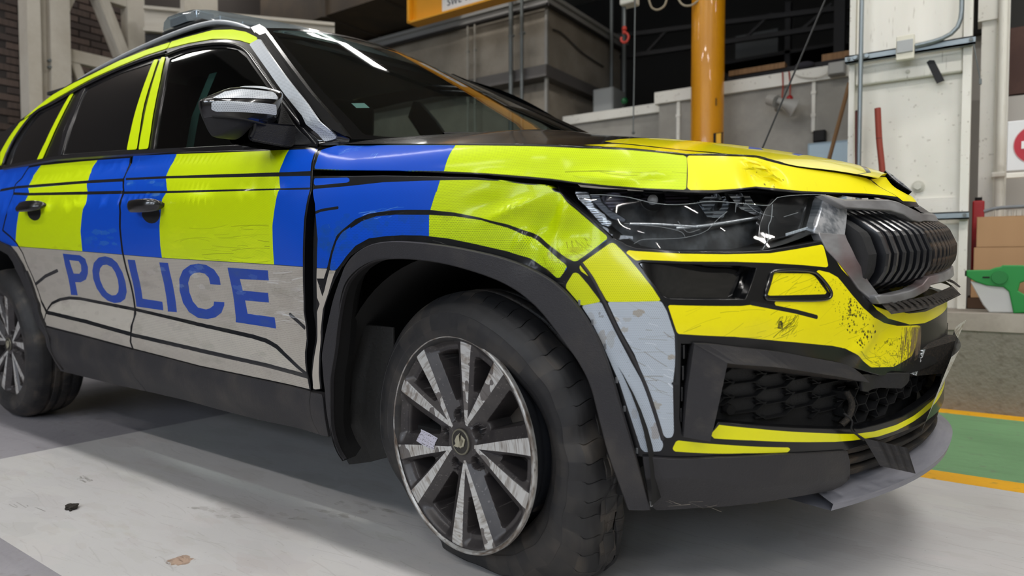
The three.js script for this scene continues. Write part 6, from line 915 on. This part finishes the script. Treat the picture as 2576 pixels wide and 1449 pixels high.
// wall with white coping behind the bonnet
{
  struct('wall_low_right', box(-1.42, .9, .49, 2.20, -4.0, -3.72), wallGrey); struct('trim_4', box(-1.45, .9, 2.20, 2.305, -4.04, -3.68), cream); struct('wall_low_left', box(-2.66, -1.42, .49, 2.22, -4.4, -4.12), wallGrey); struct('trim_5', box(-2.66, -1.45, 2.22, 2.31, -4.44, -4.08), cream);
  const pole = group('yellow_column', 'round yellow crane column behind the bonnet', 'column'); const yel = phy({ map: scaled(dataTex(256, 256, (u, v) => { const n = fbm(u * 6, v * 6, 4, 401, 6); return mixc([234, 160, 8], [214, 140, 8], n); }), 2), roughness: .34, clearcoat: .4 }); mesh('tube', cyl(V(-.845, .49, -3.35), V(-.845, 5.3, -3.35), .132, .132, 48), yel, pole); mesh('base_flange', cyl(V(-.845, .49, -3.35), V(-.845, .53, -3.35), .22, .22, 32), yel, pole);
  mesh('warning_tag', [at(rbox(.022, .09, .006, .001), -.748, 1.745, -3.25), at(rbox(.012, .09, .006, .001), -.690, 1.745, -3.25), at(rbox(.07, .006, .006, .001), -.715, 1.786, -3.25)], M.blackMatt, pole); mesh('warning_tag', at(rbox(.04, .085, .006, .001), -.716, 1.742, -3.25), std({ color: 0xf1b40a, roughness: .5 }), pole); mesh('paint_chip', at(rbox(.012, .06, .004, .001), -.742, 2.04, -3.256), std({ color: 0x6b4a12, roughness: .8 }), pole);
  const hn = group('horn_loudspeaker', 'grey horn loudspeaker on the wall left of the cream column', 'loudspeaker'); hn.position.set(-.33, 2.03, -3.50); const hm = std({ color: 0xa7a5a0, roughness: .5, side: THREE.DoubleSide }); mesh('horn', new THREE.LatheGeometry([[.022, -.02], [.03, .02], [.05, .08], [.075, .12], [.08, .125]].map((p) => new THREE.Vector2(...p)), 32).rotateZ(-2.0).rotateY(.5).translate(.02, 0, .02), hm, hn); mesh('driver', cyl(V(-.07, .03, -.01), V(0, 0, .02), .042, .05, 24), hm, hn); mesh('bracket', tube([[-.02, -.02, -.20], [-.02, -.05, -.05], [0, -.03, .02]], .012, 20, 8), hm, hn);
  const al = group('alarm_bell', 'small red alarm lamp above the horn loudspeaker', 'alarm'); mesh('dome', new THREE.SphereGeometry(.026, 20, 14).translate(-.265, 2.075, -3.63), phy({ color: 0xa81418, roughness: .25 }), al); mesh('base', cyl(V(-.265, 2.055, -3.70), V(-.265, 2.03, -3.62), .03, .034, 20), std({ color: 0xcac8c0, roughness: .5 }), al); mesh('cable', [tube([[-.33, 2.30, -3.66], [-.33, 2.2, -3.68], [-.335, 2.09, -3.68]], .006, 20, 6), tube([[-.28, 2.30, -3.66], [-.275, 2.2, -3.68], [-.27, 2.10, -3.66]], .006, 20, 6)], std({ color: 0xa8402c, roughness: .6 }), al);
  const tr = group('cable_trunking', 'slim white trunking down the wall to a black socket', 'trunking'); mesh('trunk', [box(-.113, -.087, 1.80, 2.21, -3.72, -3.70)], cream, tr); mesh('clip', [box(-.118, -.082, 2.10, 2.125, -3.72, -3.695), box(-.118, -.082, 1.92, 1.945, -3.72, -3.695)], cream, tr);
  const so = group('socket_box', 'black socket box at the end of the white trunking', 'socket'); mesh('box', at(rbox(.09, .095, .06, .006), -.045, 1.752, -3.68), M.blackMatt, so); mesh('lid', at(rbox(.07, .075, .01, .004), -.045, 1.752, -3.648), M.plasticDark, so);
  const gb = group('cable_box', 'pale grey cable box on the white coping by the column', 'box'); mesh('box', at(rbox(.12, .10, .08, .01), .08, 2.255, -3.64), std({ color: 0x9d9d9a, roughness: .6 }), gb); mesh('cover', at(rbox(.105, .085, .01, .003), .08, 2.255, -3.596), std({ color: 0xa9a9a5, roughness: .6 }), gb); mesh('cable', tube([[.02, 2.24, -3.65], [-.06, 2.22, -3.66], [-.2, 2.25, -3.66], [-.26, 2.30, -3.66]], .005, 30, 6), cream, gb);
  const tr2 = group('cable_trunking', 'white trunking left of the yellow column', 'trunking'); mesh('trunk', box(-1.245, -1.215, 1.2, 2.21, -3.72, -3.70), cream, tr2); mesh('clip', box(-1.25, -1.21, 2.06, 2.085, -3.72, -3.695), cream, tr2);
  const bd = group('blue_board', 'pale blue board leaning on the wall behind the bonnet', 'board'); mesh('sheet', box(-.09, .36, .49, 1.67, -3.52, -3.5), std({ color: 0xbcd4e4, roughness: .5 }), bd); mesh('edge', [box(-.095, .365, 1.665, 1.675, -3.524, -3.496), box(-.097, -.088, .49, 1.67, -3.524, -3.496)], std({ color: 0x9fb6c6, roughness: .5 }), bd);
  const wood = std({ map: scaled(dataTex(128, 256, (u, v) => { const n = fbm(u * 30, v * 3, 3, 411, 30); return mixc([150, 114, 76], [116, 84, 52], n); }), 3), roughness: .7 });
  const st = group('broom_handle', 'wooden broom handle leaning against the cream column', 'broom'); mesh('handle', cyl(V(-.085, .51, -3.0), V(.262, 1.98, -3.0), .0135), wood, st); mesh('head', at(rbox(.30, .05, .06, .01), -.09, .517, -3.0), wood, st);
  const ar = group('stay_cable', 'thin dark cable slanting down behind the bonnet', 'cable'); mesh('cable', cyl(V(.10, 1.20, -1.25), V(.54, 2.26, -1.25), .0042), std({ color: 0x3a3b3c, roughness: .5, metalness: .5 }), ar); mesh('ferrule', cyl(V(.10, 1.20, -1.25), V(.115, 1.236, -1.25), .008), steelDull, ar);
  const tm = group('timber_batten', 'timber battens laid along the top of the wall', 'timber'); mesh('batten', [box(-.83, -.36, 2.395, 2.44, -3.95, -3.86)], wood, tm); mesh('batten', [box(-.08, .5, 2.40, 2.46, -3.98, -3.90)], wood, tm); mesh('dark_sheet', box(-.85, .5, 2.31, 2.40, -4.0, -3.88), std({ color: 0x1d1c1f, roughness: .8 }), tm); mesh('rag', new THREE.SphereGeometry(.06, 16, 10).scale(1.3, .5, .6).translate(-.2, 2.38, -3.84), std({ color: 0x2c2b33, roughness: .9 }), tm);
}
// concrete block with ducts and pipes
{
  const c = group('concrete_block', 'large grey block wall unit behind the windscreen', 'wall unit'); const gm = std({ map: scaled(concreteTex([150, 142, 130], [128, 120, 108], 421, 6), .8), roughness: .85 });
  mesh('upper_block', box(-6.4, -2.72, 2.78, 3.50, -5.6, -3.85), gm, c); mesh('lower_block', box(-6.4, -2.72, .49, 2.56, -5.3, -3.88), gm, c);
  mesh('duct', [box(-6.4, -2.68, 2.68, 2.80, -5.6, -3.78)], std({ color: 0x5f5c5a, roughness: .5 }), c); mesh('middle_band', box(-6.4, -2.80, 2.56, 2.68, -5.4, -3.97), gm, c);
  mesh('cornice', [box(-6.4, -2.66, 3.50, 3.54, -5.7, -3.79), box(-6.4, -2.69, 3.44, 3.50, -5.65, -3.82)], std({ color: 0x9b9a97, roughness: .5 }), c); mesh('cornice_pipe', [cyl(V(-6.4, 3.41, -3.80), V(-2.68, 3.41, -3.80), .022), cyl(V(-2.68, 3.41, -3.80), V(-2.68, 3.41, -5.6), .022)], std({ color: 0x2a2725, roughness: .6 }), c); mesh('corner_trim', box(-2.735, -2.705, .49, 3.44, -3.865, -3.835), std({ color: 0x8f8d88, roughness: .6 }), c);
  for (const [x, l] of [[-3.09, 'right of the pair of grey pipes on the block, nearest the middle'], [-2.95, 'grey pipe nearest the corner of the block']]) { const p = group('wall_pipe', x < -3 ? 'thicker grey vertical pipe on the block, second from its corner' : l, 'pipe'); mesh('pipe', cyl(V(x, .49, -3.73), V(x, 5.2, -3.73), x < -3 ? .024 : .019), steelDull, p); mesh('clip', at(rbox(.07, .02, .03, .004), x, 3.15, -3.74), steelDull, p); }
  for (const x of [-3.70, -3.60]) { const p = group('wall_pipe', x < -3.65 ? 'left one of two thin pale pipes on the block' : 'right one of two thin pale pipes on the block', 'pipe'); mesh('pipe', cyl(V(x, .49, -3.762), V(x, 3.38, -3.762), .012), std({ color: 0x99958c, roughness: .6 }), p); mesh('clip', at(rbox(.04, .015, .02, .003), x, 3.1, -3.765), steelDull, p); }
  const cb = group('surface_cable', 'dark cable along the right side of the block', 'cable'); mesh('cable', tube([[-2.70, 3.20, -3.95], [-2.70, 3.21, -4.1], [-2.70, 3.12, -4.6], [-2.70, 3.09, -5.1]], .010, 40, 6), std({ color: 0x4a4743, roughness: .7 }), cb); mesh('clip', at(rbox(.02, .02, .03, .003), -2.70, 3.16, -4.4), steelDull, cb);
  const g2 = group('vertical_ducts', 'two grey vertical pipes at the far corner of the block', 'pipe'); mesh('pipe', cyl(V(-2.62, .49, -5.15), V(-2.62, 4.6, -5.15), .022), steelDull, g2); mesh('pipe', cyl(V(-2.60, .49, -5.45), V(-2.60, 4.6, -5.45), .03), steelDull, g2);
  const eb = group('electric_cabinet', 'grey cabinet standing on the low coping beyond the block', 'cabinet'); eb.position.set(-2.32, 2.31, -4.5); mesh('cabinet', at(rbox(.24, .30, .3, .008), 0, .16, -.0), std({ color: 0x8b8e8d, roughness: .5 }), eb); mesh('door', at(rbox(.21, .27, .01, .004), 0, .16, .153), std({ color: 0x979a99, roughness: .5 }), eb);
  const gn = group('green_lamp', 'small green lamp beside the grey cabinet', 'lamp'); mesh('lens', new THREE.SphereGeometry(.035, 16, 12).translate(-2.03, 2.425, -4.27), phy({ color: 0x0f5a30, roughness: .3 }), gn); mesh('base', cyl(V(-2.03, 2.31, -4.27), V(-2.03, 2.40, -4.27), .018), M.blackMatt, gn);
}
// hoist block, hook, cables, crane beam
{
  const h = group('hoist_hook', 'red crane hook hanging from a pale hoist block', 'hook'); mesh('hoist_block', at(rbox(.13, .16, .12, .015), -1.385, 2.94, -3.0), std({ color: 0xd5d2c6, roughness: .5 }), h); mesh('chain', cyl(V(-1.43, 2.88, -3.0), V(-1.43, 2.70, -3.0), .012, .012, 8), steelDull, h); const hr = phy({ color: 0xb4382a, roughness: .5 }); mesh('hook', tube([[-1.43, 2.69, -3.0], [-1.428, 2.66, -3.0], [-1.402, 2.635, -3.0], [-1.392, 2.605, -3.0], [-1.41, 2.575, -3.0], [-1.435, 2.572, -3.0], [-1.456, 2.592, -3.0], [-1.458, 2.62, -3.0]], .011, 50, 10), hr, h); mesh('swivel', [new THREE.SphereGeometry(.022, 16, 12).translate(-1.43, 2.685, -3.0), new THREE.SphereGeometry(.017, 12, 10).translate(-1.432, 2.655, -3.0)], hr, h);
  const c = group('pull_cord', 'long grey pull cord hanging in front of the low wall', 'cord'); mesh('cord', tube([[-1.308, 2.90, -2.94], [-1.325, 2.4, -2.97], [-1.345, 1.83, -3.0]], .006, 30, 6), steelDull, c); mesh('weight', new THREE.SphereGeometry(.014, 12, 10).translate(-1.343, 1.82, -3.0), steelDull, c);
  for (const [pts, l] of [[[[-1.32, 3.1, -3.2], [-1.30, 2.95, -3.2], [-1.27, 2.88, -3.2], [-1.22, 2.855, -3.2], [-1.165, 2.875, -3.2], [-1.14, 2.95, -3.2], [-1.13, 3.1, -3.2]], 'pale cable loop hanging right of the hoist block'], [[[-1.08, 3.1, -3.2], [-1.05, 2.92, -3.2], [-1.0, 2.845, -3.2], [-.93, 2.83, -3.2], [-.86, 2.9, -3.25]], 'pale cable sagging to the top of the yellow column']]) { const g = group('cable_loop', l, 'cable'); mesh('cable', tube(pts, .0085, 40, 6), std({ color: 0xa79c86, roughness: .7 }), g); }
  const b = group('crane_beam', 'yellow crane beam with a white load sign', 'beam'); const by = std({ color: 0xd9960e, roughness: .45 }); mesh('lower_flange', box(-3.72, -1.5, 3.145, 3.165, -2.97, -2.83), by, b); mesh('web', box(-3.70, -1.5, 3.165, 3.55, -2.91, -2.89), by, b); mesh('upper_flange', box(-3.72, -1.5, 3.55, 3.57, -2.97, -2.83), by, b); mesh('end_plate', box(-3.73, -3.70, 3.15, 3.57, -2.97, -2.83), by, b);
  mesh('load_sign', (() => { const g = new THREE.PlaneGeometry(.72, .19); return g.translate(-2.95, 3.262, -2.879); })(), std({ map: canvasTex(512, 136, (x) => { x.fillStyle = '#cfd1d2'; x.fillRect(0, 0, 512, 136); x.fillStyle = '#3b4048'; x.font = 'bold 66px sans-serif'; x.fillText('SWL 100 KG', 44, 92); }), roughness: .6 }), b);
}
// portal frame, beams and dark steelwork
{
  const f = group('portal_frame', 'pale steel portal frame with braces behind the rear of the car', 'frame'); const pale = std({ map: scaled(concreteTex([196, 190, 178], [176, 168, 154], 431, 6), .6), roughness: .6 });
  mesh('post', [box(-6.3, -6.1, 0, 5.4, -.49, -.385), box(-6.24, -6.2, 0, 5.4, -.60, -.49), box(-6.3, -6.1, 0, 5.4, -.735, -.57)], pale, f); mesh('post', box(-6.28, -6.14, 0, 5.4, -1.45, -1.28), pale, f);
  mesh('cross_beam', box(-6.26, -6.16, 2.68, 2.80, -1.4, -.72), pale, f); mesh('cross_beam', box(-6.26, -6.16, 3.36, 3.52, -1.4, -.72), pale, f); mesh('brace', bar(V(-6.2, 3.42, -1.02), V(-6.2, 2.86, -1.24), .1, .16, V(1, 0, 0)), pale, f); mesh('brace', bar(V(-6.2, 2.72, -.78), V(-6.2, 2.30, -.95), .08, .06, V(1, 0, 0)), pale, f); mesh('brace', bar(V(-6.2, 3.6, -.9), V(-6.2, 3.12, -.72), .06, .05, V(1, 0, 0)), pale, f); mesh('bolt', [cyl(V(-6.14, 2.57, -.56), V(-6.1, 2.57, -.56), .014), cyl(V(-6.14, 2.63, -.56), V(-6.1, 2.63, -.56), .014)], steelDull, f);
  const g = group('white_girder', 'pale beam running behind the light bar towards the block', 'girder'); const ga = V(-5.95, 3.2, -1.36), gb = V(-4.76, 3.2, -2.78); mesh('web', bar(ga, gb, .06, .22), pale, g); mesh('flange', bar(ga.clone().setY(3.31), gb.clone().setY(3.31), .16, .03), pale, g); mesh('flange', bar(ga.clone().setY(3.09), gb.clone().setY(3.09), .16, .03), pale, g); mesh('dark_infill', bar(ga.clone().setY(3.0), gb.clone().setY(3.0), .05, .12), std({ color: 0x2a2a2c, roughness: .8 }), g);
  const p2 = group('pale_post', 'short pale post above the light bar', 'column'); mesh('post', box(-5.25, -5.18, 3.12, 5.4, -1.68, -1.34), pale, p2); mesh('cap', box(-5.27, -5.16, 3.10, 3.12, -1.70, -1.32), pale, p2);
  const br = group('brown_duct', 'dark brown duct under the roof behind the yellow beam', 'duct'); mesh('duct', box(-6.4, -3.8, 3.58, 4.5, -4.6, -3.0), std({ map: scaled(concreteTex([70, 58, 44], [52, 44, 36], 441), .7), roughness: .8 }), br); mesh('rib', box(-4.3, -4.26, 3.56, 4.5, -4.6, -2.98), std({ color: 0x3a3128, roughness: .8 }), br); mesh('rib', box(-5.2, -5.16, 3.56, 4.5, -4.6, -2.98), std({ color: 0x3a3128, roughness: .8 }), br);
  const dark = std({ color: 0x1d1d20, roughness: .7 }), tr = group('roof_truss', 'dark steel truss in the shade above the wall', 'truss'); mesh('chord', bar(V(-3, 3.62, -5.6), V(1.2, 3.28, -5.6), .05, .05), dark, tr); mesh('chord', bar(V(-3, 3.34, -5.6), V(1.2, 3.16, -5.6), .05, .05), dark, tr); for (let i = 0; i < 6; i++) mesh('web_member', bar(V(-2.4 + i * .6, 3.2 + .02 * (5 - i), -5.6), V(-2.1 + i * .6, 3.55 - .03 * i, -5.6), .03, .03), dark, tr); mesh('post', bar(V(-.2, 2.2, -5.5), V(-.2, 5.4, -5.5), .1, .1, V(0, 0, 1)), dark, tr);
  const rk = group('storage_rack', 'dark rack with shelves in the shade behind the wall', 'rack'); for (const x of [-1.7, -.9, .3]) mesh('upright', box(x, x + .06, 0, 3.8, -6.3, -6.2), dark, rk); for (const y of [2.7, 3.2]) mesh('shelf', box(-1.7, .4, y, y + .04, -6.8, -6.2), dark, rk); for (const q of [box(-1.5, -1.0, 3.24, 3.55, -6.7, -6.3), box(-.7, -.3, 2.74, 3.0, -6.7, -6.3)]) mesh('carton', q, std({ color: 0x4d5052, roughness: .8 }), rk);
}
// bits lying on the floor
{
  const d = group('dirt_clod', 'small dark clod of dirt lying on the bright floor', 'dirt'); const g = new THREE.IcosahedronGeometry(.017, 3), p = g.attributes.position; for (let i = 0; i < p.count; i++) { const k = .7 + .6 * vnoise(p.getX(i) * 160 + 9, p.getY(i) * 160 + p.getZ(i) * 90, 6); p.setXYZ(i, p.getX(i) * k * 1.3, p.getY(i) * k * .45, p.getZ(i) * k); } g.computeVertexNormals(); mesh('clod', g.translate(-1.21, .006, 1.25), std({ color: 0x2b2722, roughness: .95 }), d);
  mesh('crumb', new THREE.IcosahedronGeometry(.004, 1).translate(-1.19, .003, 1.262), std({ color: 0x2b2722, roughness: .95 }), d);
  reseed(90); for (let i = 0; i < 0; i++) rnd();
}
renderer.render(scene, camera);
